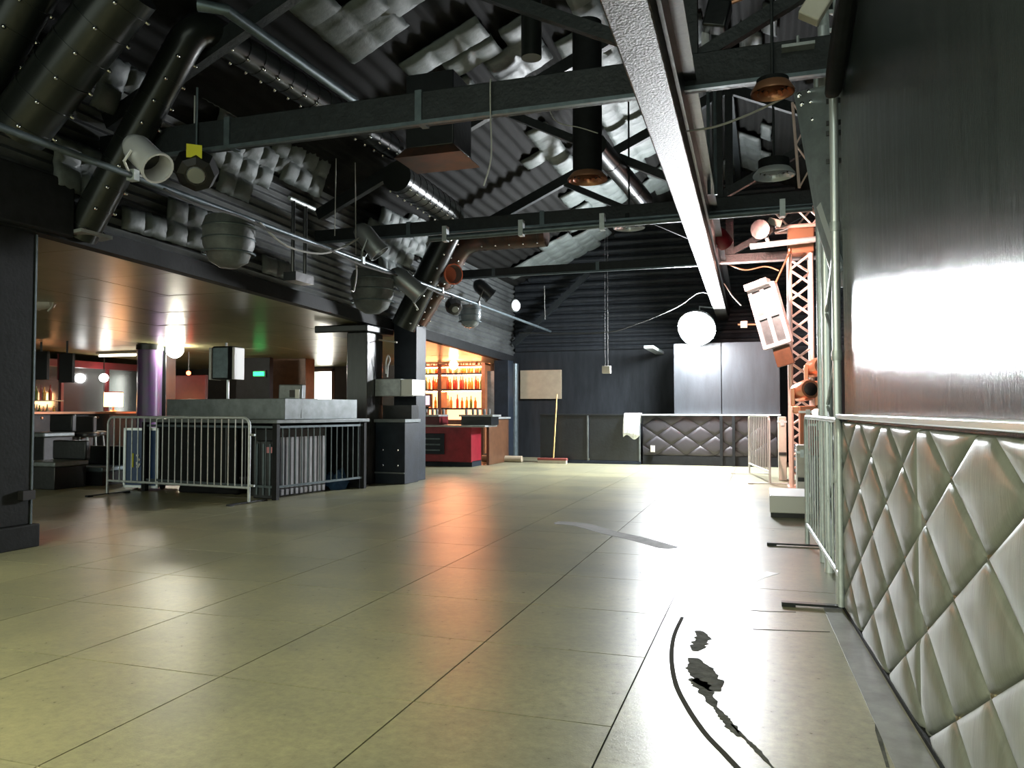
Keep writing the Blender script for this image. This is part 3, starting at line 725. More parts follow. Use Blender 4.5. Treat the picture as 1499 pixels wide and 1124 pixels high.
cable('long pale cable swagged from the box beam to the steel post', [ony(990, 193, 6.3), ony(1040, 187, 6.2), ony(1090, 170, 6.1), ony(1150, 142, 6.0)], .009, 'cable_pale')
cable('long pale cable swagged across below the thin tie beam', [ony(760, 487, 16), ony(880, 487, 16), ony(930, 475, 16), ony(990, 450, 16), ony(1025, 428, 16), bA+bd*((16-bA.y)/bd.y)], .01, 'cable')
cable('curved wire hanging from the broad tie beam', [Vector((ony(718, 135, 5.82).x, 5.88, 3.852)), Vector((ony(718, 135, 5.77).x, 5.77, 3.852)), ony(718, 165, 5.745), ony(719, 230, 5.77), ony(708, 272, 5.77)], .006, 'cable_pale')
cable('thin wire draped from the black tie to the drop tube', [ony(802, 155, 7), ony(815, 178, 7), ony(850, 187, 7), ony(875, 195, 7)], .005, 'cable_pale')
cable('pair of cables sagging under the thin tie beam by the stage', [ony(1060, 384, 13.2), ony(1090, 395, 13.2), ony(1120, 390, 13.2), ony(1140, 396, 13.2)], .012, 'copper')
cable('wire running from the thin tie to the far light panel', [ony(1060, 415, 14.5), ony(1072, 433, 14.5), ony(1085, 447, 14.5)], .01, 'cable_pale')

# ------------------------------------------------------------------ globe lamp near the far wall
LP = ony(1020, 480, 16.75); LD = Vector((-.12, -.82, -.56)).normalized()
t = thing('work_lamp', 'blazing white domed flood lamp hung before the far wall sheets', 'lamp', LP-Vector((0, 0, .42)))
mt = orient(LP, LD)
obj('hood', MB().lathe([(.1, -.34), (.27, -.26), (.37, -.12), (.4, -.02), (.4, .02), (.385, .02), (.38, -.02), (.35, -.11), (.25, -.235), (.09, -.31)], 28, mt), 'pale_metal', t)
obj('lamp_dome', MB().lathe([(.37*math.cos(a), .37*math.sin(a)) for a in [(9*i)*PI/180 for i in range(10)]]+[(.001, .37)], 28, mt), 'lamp_globe', t, smooth=80)
obj('bracket', MB().tube([LP-LD*.3, LP-LD*.34+Vector((0, 0, .3)), Vector((bB.x, LP.y+.15, 3.36))], .02, 8), 'galv', t)
# warm stage lamp clamped on the box beam, aimed at the far tower
wl = ony(1054, 347, 11.3); wd_ = (Vector((.6, 12.9, 2.4))-wl).normalized()
t = thing('warm_spot', 'lit spotlight with red housing clamped under the box beam', 'stage light', wl)
mt = orient(wl-wd_*.15, wd_)
obj('housing', MB().lathe([(.03, -.04), (.09, 0), (.12, .1), (.12, .3), (.11, .3), (.11, .12), (.02, .1)], 18, mt), 'red_panel', t)
obj('lens', MB().lathe([(.108, .2), (.06, .23), (.001, .24)], 18, mt), 'spot_warm', t)
obj('clamp', MB().tube([wl, Vector((wl.x-.12, wl.y, 3.42))], .02, 8), 'galv', t)
# small pale box hung on two wires in front of the gable
c = ony(888, 541, 16.2)
t = thing('hanging_box', 'small pale box hung on two thin wires before the far wall', 'box', c-Vector((0, 0, .09)))
obj('box', MB().box(c-Vector((.09, .06, .08)), c+Vector((.09, .06, .08))), 'off_white', t, bevel=.01)
for s in (-.03, .03): obj('wire', MB().tube([c+Vector((s, 0, .08)), Vector((c.x+s, c.y, roofz(c.x+s)))], .004, 6), 'cable', t)
c = ony(950, 508, 17); t = tag(obj('wall_bracket', MB().box(c-Vector((.1, .05, .03)), Vector((c.x+.1, YB, c.z+.03))), 'galv'), 'tiny steel bracket reaching out from the far wall', 'bracket')
# knee brace at far left corner
tag(obj('knee_brace', MB().bar(ony(752, 505, 18.6), ony(862, 400, 18.6), .1, .12), 'tie'), 'diagonal black knee brace in the far gable corner', 'beam')

# ------------------------------------------------------------------ trusses at the stage side
def lattice(mb, a, b, step, r=.012, seg=6):
    """zig-zag between two parallel chords given as (p,q) pairs"""
    (a0, a1), (b0, b1) = a, b; a0, a1, b0, b1 = map(Vector, (a0, a1, b0, b1)); n = max(2, int((a1-a0).length/step))
    for i in range(n):
        s, e = i/n, (i+1)/n
        if i % 2 == 0: mb.tube([a0.lerp(a1, s), b0.lerp(b1, e)], r, seg)
        else: mb.tube([b0.lerp(b1, s), a0.lerp(a1, e)], r, seg)
def box_truss(label, p, q, w1, w2, m, r=.028, name='box_truss', step=.3, cat='truss', base=False):
    p, q, w1, w2 = map(Vector, (p, q, w1, w2))
    t = thing(name, label, cat, p)
    cs = []
    for s1, s2 in ((0, 0), (1, 0), (1, 1), (0, 1)):
        o_ = w1*s1+w2*s2; cs.append((p+o_, q+o_)); obj('chord', MB().tube([p+o_, q+o_], r, 12), m, t)
    for i in range(4):
        mb = MB(); lattice(mb, cs[i], cs[(i+1) % 4], step, r*.55); obj('lacing', mb, m, t)
    if base: obj('base_plate', MB().box(p-Vector((.06, .06, 0)), p+w1+w2+Vector((.06, .06, .012))), m, t)
    return t
TY = 12.7
tx0, tx1 = ony(1157, 500, TY).x, ony(1189, 500, TY).x
box_truss('upright lattice truss tower at the far side of the stage', (tx0, TY, 0), (tx0, TY, 3.62), (tx1-tx0, 0, 0), (0, .36, 0), 'truss_redlit', .036, base=True, step=.24)
box_truss('level lattice truss resting above the far tower', (ony(1135, 320, TY).x, TY-.05, 4.05), (2.6, TY-.05, 4.05), (0, 0, .32), (0, .36, 0), 'truss_redlit', .03, step=.26)
tag(obj('truss_head_box', MB().box((tx0-.02, TY-.02, 3.64), (tx1+.05, TY+.38, 4.03)), 'copper', bevel=.02), 'copper-coloured corner block joining tower and level truss', 'truss')
tag(obj('stage_pipe', MB().tube([ony(1098, 361, 12.3), ony(1203, 349, 12.3)], .045, 12), 'galv'), 'galvanised pipe crossing in front of the far tower', 'pipe')
c = ony(1118, 335, 12.4); t = thing('clamp_light', 'small black clamp light on the galvanised cross pipe', 'stage light', c)
obj('body', MB().lathe([(.06, -.16), (.12, -.08), (.13, .12), (.15, .16)], 12, orient(c, (-.3, -.8, -.2))), 'black_gloss', t)
obj('clamp', MB().tube([c, c+Vector((.08, -.05, -.28))], .03, 8), 'galv', t)
obj('flag', MB().cbox(c+Vector((.16, -.05, .08)), (.2, .02, .1), rot('Y', 20).to_3x3()), 'off_white', t)
c = ony(1192, 318, 12.2)
# steel post and gusset truss at the wall end
SX, SY = .44, 5.22
t = thing('steel_tower', 'bolted blue-grey steel tower standing at the end of the padded wall', 'truss', (.42, 5.3, 0))
obj('near_chord', MB().tube([(SX, SY, 0), (SX, SY, 3.3)], .027, 12), 'chrome_rail', t)
c1 = ony(1212, 640, 6.2); c1t = ony(1208, 330, 6.2)
obj('far_chord', MB().tube([(c1.x, 6.2, 0), (c1.x, 6.2, 4.1)], .035, 12), 'chrome_rail', t)
c2 = ony(1201, 500, 6.6)
obj('far_chord', MB().tube([(c2.x, 6.6, 0), (c2.x, 6.6, 4.1)], .026, 12), 'galv', t)
mb = MB(); lattice(mb, ((SX, SY, .2), (SX, SY, 3.3)), ((c1.x, 6.2, .2), (c1.x, 6.2, 3.3)), .34, .012); obj('lacing', mb, 'galv', t)
pl = [ony(1162, 136, 5.6), ony(1234, 118, 5.3), ony(1236, 420, 5.3), ony(1222, 420, 5.6), ony(1196, 330, 5.7), ony(1178, 200, 5.65)]
obj('gusset_plate', MB().prism(pl, (0, .02, 0)), 'plate', t)
for k, (x, y) in enumerate(((1170, 140), (1184, 135), (1174, 153), (1187, 150), (1192, 168), (1203, 222), (1208, 243), (1224, 303), (1190, 176), (1212, 184))):
    q = ony(x, y, 5.52); obj('bolt', MB().lathe([(.014, 0), (.014, .02), (.005, .025)], 8, orient(q, (0, -1, 0))), 'rivet', t)
for k, y in enumerate((148, 180, 195, 236)):
    q = ony(1224, y, 5.28); obj('rung', MB().box(q-Vector((.06, .02, .014)), q+Vector((.05, .0, .014))), 'black', t)
obj('brace', MB().bar(ony(1200, 300, 5.5), ony(1232, 395, 5.3), .02, .05), 'chrome_rail', t)
for y in (330, 520, 700): 
    q = ony(1236, y, 5.2); obj('collar', MB().lathe([(.032, -.03), (.034, 0), (.032, .03)], 12, T(SX, SY, q.z)), 'galv', t)
tag(obj('roof_ladder_rail', MB().tube([ony(1204, -20, 6.3), ony(1208, 90, 6.3)], .04, 10).tube([ony(1222, -20, 6.3), ony(1226, 80, 6.3)], .02, 10).bar(ony(1207, 18, 6.3), ony(1225, 17, 6.3), .02, .03).bar(ony(1207, 45, 6.3), ony(1225, 44, 6.3), .02, .03), 'galv'), 'short steel ladder frame standing on the broad tie beam', 'ladder')
c = ony(1168, 70, 5.75); tag(obj('tray_plate', MB().box(c-Vector((.11, .06, .01)), c+Vector((.11, .06, .012))).tube([c, Vector((c.x, c.y, 3.85))], .012, 6), 'pale_metal'), 'small pale tray standing on the broad tie beam', 'plate')
c = ony(1195, 8, 5.2); t = thing('flood_lamp', 'pale green-white flood housing above the padded border', 'stage light', c)
obj('housing', MB().cbox(c, (.14, .1, .2), (rot('Y', 32)).to_3x3()), 'off_white', t, bevel=.01)
obj('arm', MB().bar(c+Vector((.05, 0, .08)), c+Vector((.28, 0, .06)), .05, .05), 'off_white', t)
c = ony(912, 4, 4.9); tag(obj('junction_box', MB().box(c-Vector((.08, .05, .05)), c+Vector((.08, .08, .06))), 'off_white', bevel=.008), 'pale junction box fixed on the speckled box beam', 'box')
# hanging gear over stage between tie and slope
for i, (x0, x1, y0, y1, lab) in enumerate(((1004, 1018, -10, 48, 'banded silver tube hung high beside the box beam'), (1005, 1017, 56, 96, 'short silver tube hung below the banded one'), (1027, 1039, 48, 96, 'slim silver tube hung right beside the short one'), (1082, 1088, 70, 94, 'thin bright rod hung over the stage'))):
    a = ony((x0+x1)/2, y0, 7.5); b = ony((x0+x1)/2, y1, 7.5); r = (x1-x0)/2/FPX*7.9
    tag(obj('hanging_tube', MB().tube([a, a.lerp(b, .45), a.lerp(b, .47), a.lerp(b, .53), a.lerp(b, .55), b], [r, r, r*1.1, r*1.1, r, r], 12), 'silver_can'), lab, 'pipe')
c = ony(1050, 25, 7.4); t = thing('scanner_lamp', 'black scanner lamp with arm hung over the stage', 'stage light', c)
obj('head', MB().cbox(c, (.22, .2, .26), rot('Y', 15).to_3x3()), 'black_gloss', t, bevel=.02)
obj('arm', MB().tube([c+Vector((.05, 0, .1)), c+Vector((.3, 0, .16)), c+Vector((.55, 0, .17))], .02, 8), 'copper', t)
obj('hanger', MB().tube([c+Vector((0, 0, .1)), c+Vector((0, 0, .6))], .02, 8), 'black_gloss', t)
for x, lab in ((1036, 'slim black rod dropping past the drop cable'), (1046, 'thin rod with bright collar beside the box beam')):
    a = ony(x, 110, 8.4); b = ony(x+2, 285, 8.4)
    tag(obj('drop_rod', MB().tube([a, b], .018, 8), 'dull_steel'), lab, 'pipe')
# red-lit netting bundle and truss foot over the stage edge
c = ony(1180, 255, 9.2); t = thing('truss_stub', 'red-light tinted lattice truss stub hung at the steel tower', 'truss', c)
for s1 in (0, 1):
    for s2 in (0, 1):
        obj('chord', MB().tube([ony(1160+18*s1, 150, 9.0+.3*s2), ony(1170+20*s1, 275, 9.0+.3*s2)], .016, 8), 'truss_redlit', t)
mb = MB(); lattice(mb, (ony(1160, 150, 9), ony(1170, 275, 9)), (ony(1178, 150, 9), ony(1190, 275, 9)), .2, .01); obj('lacing', mb, 'truss_redlit', t)

# tilted light panel at the far tower
c = ony(1126, 462, 12.4); mt = T(*c) @ rot('Z', -20) @ rot('Y', -15)
t = thing('light_panel', 'tilted silver-framed light panel hung before the far tower', 'stage light', c-Vector((0, 0, .5)))
def lb(a, b, m, nm): obj(nm, MB().box(a, b, mt), m, t, bevel=.005)
lb((-.2, 0, -.46), (.2, .1, .46), 'dull_steel', 'housing')
lb((-.22, -.03, -.48), (-.16, .1, .48), 'silver_can', 'frame_rail'); lb((.16, -.03, -.48), (.22, .1, .48), 'silver_can', 'frame_rail'); lb((-.03, -.03, -.48), (.03, .03, .48), 'silver_can', 'frame_rail')
for z in (-.46, 0, .46): lb((-.2, -.03, z-.03), (.2, .06, z+.03), 'silver_can', 'frame_bar')
lb((-.22, -.12, .46), (.14, .08, .56), 'silver_can', 'top_flap')
lb((-.1, .02, -.8), (.16, .08, -.5), 'brown', 'bottom_flap')
obj('hanger', MB().tube([c+Vector((.1, 0, .5)), c+Vector((.36, .32, 1.12)), Vector((c.x+.36, TY+.1, 4.06))], .015, 6), 'copper', t)
t = thing('side_arm', 'thin arm with a small pale box reaching from the light panel', 'bracket', ony(1090, 475, 12.6))
obj('arm', MB().tube([ony(1080, 475, 12.6), ony(1116, 475, 12.6)], .012, 6), 'copper', t); q = ony(1089, 475, 12.6); obj('box', MB().box(q-Vector((.05, .04, .05)), q+Vector((.05, .04, .05))), 'off_white', t)

# stage gear behind the barriers
def moving_head(px, py, Y, s, lab):
    c = ony(px, py, Y); t = thing('moving_light', lab, 'stage light', c-Vector((0, 0, s*1.2)))
    obj('base', MB().box(c+Vector((-s*.8, -s*.6, -s*1.5)), c+Vector((s*.8, s*.6, -s*1.0))), 'copper', t, bevel=.02)
    for sx in (-1, 1): obj('yoke_arm', MB().box(c+Vector((sx*s*.75-.03, -s*.3, -s*1.0)), c+Vector((sx*s*.75+.03, s*.3, s*.2))), 'copper', t, bevel=.01)
    mt_ = orient(c, (.35, -.9, .1))
    obj('head', MB().lathe([(s*.3, -s*1.0), (s*.65, -s*.8), (s*.7, s*.5), (s*.6, s*.9)], 16, mt_), 'copper', t)
    obj('lens', MB().lathe([(s*.45, s*.9), (s*.4, s*.93), (.01, s*.94)], 14, mt_), 'black', t)
moving_head(1196, 538, 12.2, .2, 'copper-coloured moving light with a dark round lens, upper one by the tower')
moving_head(1178, 572, 12.0, .22, 'copper-coloured moving light slumped under the upper one')
def gearbox(x0, y0, x1, y1, Y, dep, m, lab, name='gear_case', cat='case'):
    a = ony(x0, y1, Y); b = ony(x1, y0, Y)
    t = thing(name, lab, cat, ((a.x+b.x)/2, Y, a.z))
    obj('body', MB().box((a.x, Y, a.z), (b.x, Y+dep, b.z)), m, t, bevel=.012)
    obj('lid_band', MB().box((a.x-.01, Y-.01, b.z-.07), (b.x+.01, Y+dep, b.z-.04)), 'galv', t)
    obj('latch', MB().box(((a.x+b.x)/2-.03, Y-.02, b.z-.12), ((a.x+b.x)/2+.03, Y, b.z-.03)), 'galv', t)
    return t
st = struct(obj('floor_stage', MB().box((.62, 7.0, 0), (7.5, 12.3, .62)).box((.55, 12.3, 0), (7.5, 18.8, .5)), 'black_matt'), 'black stage deck behind the barriers')
def on_floor_case(px0, px1, ytop, X0, Y, dep, m, lab, zb=0, name='gear_case'):
    a = ony(px0, 700, Y); b = ony(px1, 700, Y); zt = ony(px0, ytop, Y).z
    t = thing(name, lab, 'case', ((a.x+b.x)/2, Y+dep/2, zb))
    bd_ = obj('body', MB().box((a.x, Y, zb), (b.x, Y+dep, zt)), m, t, bevel=.012)
    obj('lid_band', MB().box((a.x-.008, Y-.008, zt-.1), (b.x+.008, Y+dep+.008, zt-.07)), 'alu', t)
    obj('latch', MB().box(((a.x+b.x)/2-.03, Y-.02, zt-.15), ((a.x+b.x)/2+.03, Y, zt-.05)), 'galv', bd_)
    obj('handle', MB().box(((a.x+b.x)/2-.06, Y-.018, zb+(zt-zb)*.4), ((a.x+b.x)/2+.06, Y, zb+(zt-zb)*.4+.05)), 'black', bd_)
on_floor_case(1172, 1196, 594, 0, 11.6, .5, 'orange_wood', 'orange-brown cabinet standing on the stage edge under the moving lights', .62)
on_floor_case(1186, 1213, 612, 0, 10.6, .5, 'red_panel', 'dark red flight case on the stage lit by the warm lamp', .62)
t = thing('stage_lamp', 'small glaring warm lamp on the dark red case', 'lamp', ony(1196, 612, 10.85))
q = ony(1196, 605, 10.85)
obj('housing', MB().lathe([(.05, -.08), (.07, 0), (.06, .02)], 14, orient(q, (-.2, -1, .2))), 'black', t); obj('bulb', MB().lathe([(.055, .02), (.04, .05), (.01, .06)], 14, orient(q, (-.2, -1, .2))), 'warm_lamp', t)
on_floor_case(1167, 1184, 652, 0, 10.4, .45, 'off_white', 'white cabinet on the floor beside the far tower')
on_floor_case(1140, 1152, 610, 0, 13.9, .4, 'off_white', 'tall pale cabinet at the end of the padded low wall')
# low white step block on the floor
a = onz(1127, 757); 
t = thing('step_block', 'low white step block on a black base beside the barrier', 'step', (a.x+.25, a.y+.4, 0))
obj('top', MB().box((a.x, a.y, .05), (a.x+.45, a.y+.95, .24)), 'white', t, bevel=.012)
obj('base', MB().box((a.x+.01, a.y+.01, 0), (a.x+.44, a.y+.94, .05)), 'black', t)

# ------------------------------------------------------------------ crowd barriers
def barrier(A, B, H, label, n, m='galv', feet=True, rr=.019, foot_len=.34, hooks=True, bar_r=.0085):
    A, B = Vector(A), Vector(B); d = (B-A).normalized(); L = (B-A).length; nrm = Vector((d.y, -d.x, 0))
    t = thing('crowd_barrier', label, 'barrier', (A+B)/2, None)
    z = Vector((0, 0, 1)); c = .1; zb = .2
    pts = [A+z*.02, A+z*(H-c)]+[A+d*(c*(1-math.cos(k*PI/8)))+z*(H-c+c*math.sin(k*PI/8)) for k in range(1, 5)]
    pts += [B-d*(c*(1-math.cos(k*PI/8)))+z*(H-c+c*math.sin(k*PI/8)) for k in range(4, 0, -1)]+[B+z*(H-c), B+z*.02]
    obj('frame', MB().tube(pts, rr, 10), m, t)
    obj('bottom_rail', MB().tube([A+z*zb, B+z*zb], rr*.9, 10), m, t)
    for k in range(n):
        q = A+d*(L*(k+1)/(n+1)); obj('bar', MB().tube([q+z*zb, q+z*(H-.005)], bar_r, 8), m, t)
    if hooks:
        for hz in (H-.22, zb+.03): obj('hook', MB().tube([B+z*hz, B+z*hz+d*.09], .016, 8), m, t)
    if feet:
        for q in (A+d*.02, B-d*.02):
            ft = obj('foot', MB().bar(q-nrm*foot_len+z*.018, q+nrm*foot_len+z*.018, .05, .014).bar(q-nrm*foot_len+z*.008, q-nrm*(foot_len-.08)+z*.008, .06, .016).bar(q+nrm*foot_len+z*.008, q+nrm*(foot_len-.08)+z*.008, .06, .016), 'black_gloss' if m == 'galv' else m, t)
    return t
barrier(onz(157, 724), onz(364, 737), 1.1, 'galvanised crowd barrier standing before the booth and blue case', 21)
b0 = onz(1182, 800); b1 = onz(1232, 893)
barrier(b0, b1, 1.14, 'galvanised crowd barrier standing against the end of the padded wall', 11, hooks=False, bar_r=.006)
barrier(onz(1097, 694), onz(1127, 709), 1.1, 'pale crowd barrier standing at the far side of the stage', 11, 'truss', hooks=False)

# ------------------------------------------------------------------ booth
bt = thing('sound_booth', 'dark sound booth with raised metal rim and barred front', 'booth', (-7.4, 9.8, 0))
P0 = Vector((-6.2, 8.85, 0)); P1 = Vector((-5.86, 10.6, 0)); PL = Vector((-8.75, 9.25, 0))
e1 = (P1-P0).normalized(); e2 = (PL-P0).normalized(); inn = Vector((-1, .2, 0)).normalized()
def prism_z(poly, z0, z1): return MB().prism([Vector((p[0], p[1], z0)) for p in poly], (0, 0, z1-z0))
PB = PL+Vector((.3, 1.75, 0))
obj('counter_top', prism_z([P0+Vector((.05, -.06, 0)), P1+Vector((.08, .05, 0)), P1+Vector((-.5, .1, 0)), PB, PL], 1.02, 1.07), 'grey_metal', bt, bevel=.006)
I0 = P0+Vector((-.02, .22, 0)); I1 = P1+Vector((-.1, -.02, 0)); IL = PL+Vector((.2, .2, 0))
obj('rim_panel', prism_z([I0, I1, I1+Vector((-.06, 0, 0)), I0+Vector((-.06, .05, 0))], 1.07, 1.36), 'grey_metal', bt, bevel=.006)
obj('rim_panel', prism_z([I0, IL, IL+Vector((0, .06, 0)), I0+Vector((-.06, .05, 0))], 1.07, 1.36), 'grey_metal', bt, bevel=.006)
for q in (P0, P1, PL): obj('corner_post', MB().cbox(q+Vector((0, 0, .51)), (.07, .07, 1.02)), 'black_matt', bt)
for z in (.17, .97): obj('rail', MB().bar(P0+Vector((0, 0, z)), P1+Vector((0, 0, z)), .03, .03).bar(P0+Vector((0, 0, z)), PL+Vector((0, 0, z)), .03, .03), 'dull_steel', bt)
for k in range(14):
    q = P0.lerp(P1, (k+1)/15); obj('bar', MB().tube([q+Vector((0, 0, .17)), q+Vector((0, 0, .97))], .009, 8), 'dull_steel', bt)
for k in range(5):
    q = P0.lerp(PL, (k+1)/14); obj('bar', MB().tube([q+Vector((0, 0, .17)), q+Vector((0, 0, .97))], .009, 8), 'dull_steel', bt)
obj('skirt', prism_z([P0+Vector((-.75, .18, 0)), PL+Vector((.1, .12, 0)), PL+Vector((.1, .16, 0)), P0+Vector((-.75, .22, 0))], .12, 1.02), 'black_matt', bt)
obj('back_panel', prism_z([P1+Vector((-.06, -.02, 0)), P1+Vector((-.5, .06, 0)), PB, PB+Vector((0, .03, 0)), P1+Vector((-.5, .1, 0)), P1+Vector((-.06, .02, 0))], 0, 1.02), 'black_matt', bt)
# slatted equipment behind the bars
A = P0.lerp(P1, .12)+inn*.22; B = P0.lerp(P1, .68)+inn*.22
t = thing('slatted_cabinet', 'cabinet of pale upright slats behind the booth bars', 'cabinet', (A+B)/2)
obj('carcass', prism_z([A+inn*.03, B+inn*.03, B+inn*.5, A+inn*.5], 0, .93), 'black', t)
for k in range(11):
    p = A.lerp(B, k/11+.012); q = A.lerp(B, (k+1)/11-.03)
    obj('slat', prism_z([p, q, q+inn*.03, p+inn*.03], .12, .82), 'pale_slat', t)
    obj('foot_block', prism_z([p, q, q+inn*.03, p+inn*.03], .02, .1), 'pale_slat', t)
A = P0+e2*.06+Vector((0, .05, 0)); B = P0+e2*.45+Vector((0, .05, 0))
t = thing('dark_cabinet', 'dark cabinet with a pink label behind the booth corner', 'cabinet', (A+B)/2)
obj('body', prism_z([A, B, B+Vector((0, .12, 0)), A+Vector((0, .12, 0))], 0, .78), 'black_gloss', t, bevel=.01)
q = A.lerp(B, .25)
obj('label', MB().box(q+Vector((-.06, -.012, .62)), q+Vector((.06, -.002, .7))), 'pink', t)
for k in range(3): qq = A.lerp(B, .2+.3*k); obj('door_rib', MB().box(qq+Vector((-.012, -.015, .05)), qq+Vector((.012, 0, .74))), 'dull_steel', t)
# crumpled blue cloth
c = onz(523, 712)-Vector((.06, .42, 0)); mb = MB(); n = 12
prof = []
v = []; f = []
for i in range(n+1):
    for j in range(n+1):
        a, b = i/n*2-1, j/n*2-1; r2 = max(0, 1-(a*a+b*b)*.9)
        h = .21*math.sqrt(r2)*(1+.35*math.sin(a*7+b*3)+.25*math.sin(b*9-a*4))
        v.append((c.x-.12+a*.2, c.y+.15+b*.33, max(.003, h)))
for i in range(n):
    for j in range(n): f.append([i*(n+1)+j, (i+1)*(n+1)+j, (i+1)*(n+1)+j+1, i*(n+1)+j+1])
tag(obj('cloth_heap', mb.add(v, f), 'blue_cloth', smooth=80), 'crumpled blue cloth heap on the floor under the booth bars', 'cloth')
# blue flight case
a = onz(160, 719)+Vector((.03, .22, 0)); 
t = thing('flight_case', 'tall blue flight case with aluminium edges behind the barrier', 'case', a+Vector((.35, .2, 0)))
mt = T(*a) @ rot('Z', 3)
wd, hh = .62, .93
fc_ = obj('body', MB().box((.02, .02, .06), (wd-.02, .42, hh-.02), mt), 'blue_case', t)
for x in (0, wd-.035): 
    for y in (0, .4): obj('edge_angle', MB().box((x, y, .04), (x+.035, y+.035, hh), mt), 'alu', t)
for z in (.04, hh-.035):
    for y in (0, .4): obj('edge_angle', MB().box((0, y, z), (wd, y+.035, z+.035), mt), 'alu', t)
obj('lid_gap', MB().box((wd*.58, -.004, .05), (wd*.7, .02, hh-.02), mt), 'black', t)
obj('yellow_mark', MB().box((wd*.22, .008, .34), (wd*.28, .022, .55), mt), 'yellow', fc_)
for k, (x, z) in enumerate(((.4, .52), (.44, .46), (.39, .4), (.45, .38), (.41, .35))): obj('white_mark', MB().cbox(mt @ Vector((wd*x, .012, z)), (.045, .012, .03), rot('Y', 40*k).to_3x3()), 'white', fc_)
for x in (.08, wd-.08): obj('castor', MB().lathe([(.04, -.02), (.045, 0), (.04, .02)], 12, orient(mt @ Vector((x, .2, .045)), (0, 1, 0))), 'rubber', t)
# black road case and bag in front of the booth
a = onz(236, 724); tag(obj('gear_bag', MB().prism([a+Vector(q) for q in ((0, .3, 0), (1.05, .3, 0), (1.1, .34, .16), (.95, .4, .22), (.2, .42, .2), (0, .36, .14))], (-.05, .35, 0)), 'black_matt', bevel=.04), 'low black kit bag lying under the booth behind the barrier', 'bag')
# monitor on the rim
c = I0.lerp(I1, .14); t = thing('small_monitor', 'small grey monitor with a dark square standing on the booth rim', 'monitor', c+Vector((-.1, 0, 1.36)))
mt = T(c.x-.14, c.y+.05, 1.36) @ rot('Z', 14)
obj('housing', MB().prism([mt @ Vector(q) for q in ((-.17, 0, -.28), (.17, 0, -.28), (.17, .03, .2), (-.17, .03, .2))], mt.to_3x3() @ Vector((0, .16, 0))), 'grey_metal', t, bevel=.015)
obj('screen_mark', MB().box((.0, -.008, .02), (.08, .025, .12), mt), 'black', t); obj('label', MB().box((.08, -.006, -.02), (.14, .02, .13), mt), 'white', t)
# speaker on pole
c = ony(325, 531, 10.4)
t = thing('pole_speaker', 'grey loudspeaker with white side frames on a pole behind the booth', 'speaker', (c.x, c.y, 0))
obj('cabinet', MB().box(c+Vector((-.2, 0, -.27)), c+Vector((.18, .3, .27))), 'black_matt', t, bevel=.02)
obj('grille', MB().box(c+Vector((-.17, -.02, -.25)), c+Vector((.13, 0, .25))), 'dull_steel', t, bevel=.01)
for s, wd in ((-.26, .05), (.19, .045)): obj('side_frame', MB().box(c+Vector((s, .0, -.27)), c+Vector((s+wd, .26, .25))), 'white', t, bevel=.01)
obj('pole', MB().tube([(c.x, c.y+.15, 0), (c.x, c.y+.15, c.z-.27)], .022, 10), 'chrome_rail', t)
for k in range(3):
    an = k*2*PI/3; obj('tripod_leg', MB().tube([(c.x, c.y+.15, .6), (c.x+.35*math.cos(an), c.y+.15+.35*math.sin(an), .012)], .012, 8), 'black', t)
obj('top_eye', MB().tube([c+Vector((0, .1, .27)), c+Vector((0, .1, .33))], .02, 8), 'galv', t)

# ------------------------------------------------------------------ pier beside the booth
t = thing('gloss_pier', 'tall glossy black pier with scuffed front beside the booth', 'column', (-6.6, 11.4, 0))
ax, bx = ony(507, 600, 11.1).x, ony(537, 600, 11.1).x
obj('shaft', MB().box((ax, 11.1, 0), (bx, onx(560, 600, bx).y, 2.46)), 'column_lit', t, bevel=.012)
obj('capital', MB().box((ax-.55, 11.0, 2.46), (bx+.05, 11.95, 2.58)), 'black_gloss', t, bevel=.02)
px0, px1 = ony(576, 600, 11.9).x, ony(609, 600, 11.9).x
t = thing('blue_pier', 'narrow blue-black pier standing beside the glossy pier', 'column', ((px0+px1)/2, 12.1, 0))
obj('shaft', MB().box((px0, 11.9, 0), (px1, 12.3, 2.75)), 'blue_black', t, bevel=.012)
qx0, qx1 = ony(545, 650, 11.55).x, ony(608, 650, 11.75).x
t = thing('pier_pedestal', 'blue-black boxed pedestal with bolts at the foot of the piers', 'cabinet', ((qx0+qx1)/2, 11.6, 0))
bx = bx+.01
obj('body', MB().box((bx+.01, 11.35, 0), (qx1, 11.88, 1.0)), 'blue_black', t, bevel=.01)
obj('ledge', MB().box((bx+.01, 11.3, 1.0), (qx1+.03, 11.89, 1.05)), 'grey_metal', t)
for x in (.15, .42):
    for z in (.3, .55): obj('bolt', MB().lathe([(.02, 0), (.02, .012), (.008, .016)], 8, orient((bx+x, 11.35, z), (0, -1, 0))), 'rivet', t)
obj('kick_strip', MB().box((bx+.01, 11.33, .17), (qx1, 11.35, .19)), 'grey_metal', t)
obj('upper_panel', MB().box((bx+.01, 11.6, 1.05), (qx1, 11.88, 1.28)), 'black_gloss', t)
a, b = ony(557, 580, 11.4), ony(604, 554, 11.4)
t = thing('power_box', 'pale scuffed metal box with a white cover fixed across the piers', 'box', ((a.x+b.x)/2, 11.5, a.z))
obj('box', MB().box((bx-.005, 11.36, a.z), (a.x+(b.x-a.x)*.66, 11.88, b.z)), 'pale_metal', t, bevel=.008)
obj('cover', MB().box((a.x+(b.x-a.x)*.66, 11.38, a.z+.01), (b.x, 11.88, b.z-.01)), 'white', t, bevel=.008)
cable('white cord hanging between the two piers', [ony(565, 547, 11.5), ony(565, 530, 11.5), ony(568, 520, 11.5), ony(571, 527, 11.5), ony(568, 536, 11.5), ony(567, 552, 11.5)], .012, 'cloth_white', k=4)
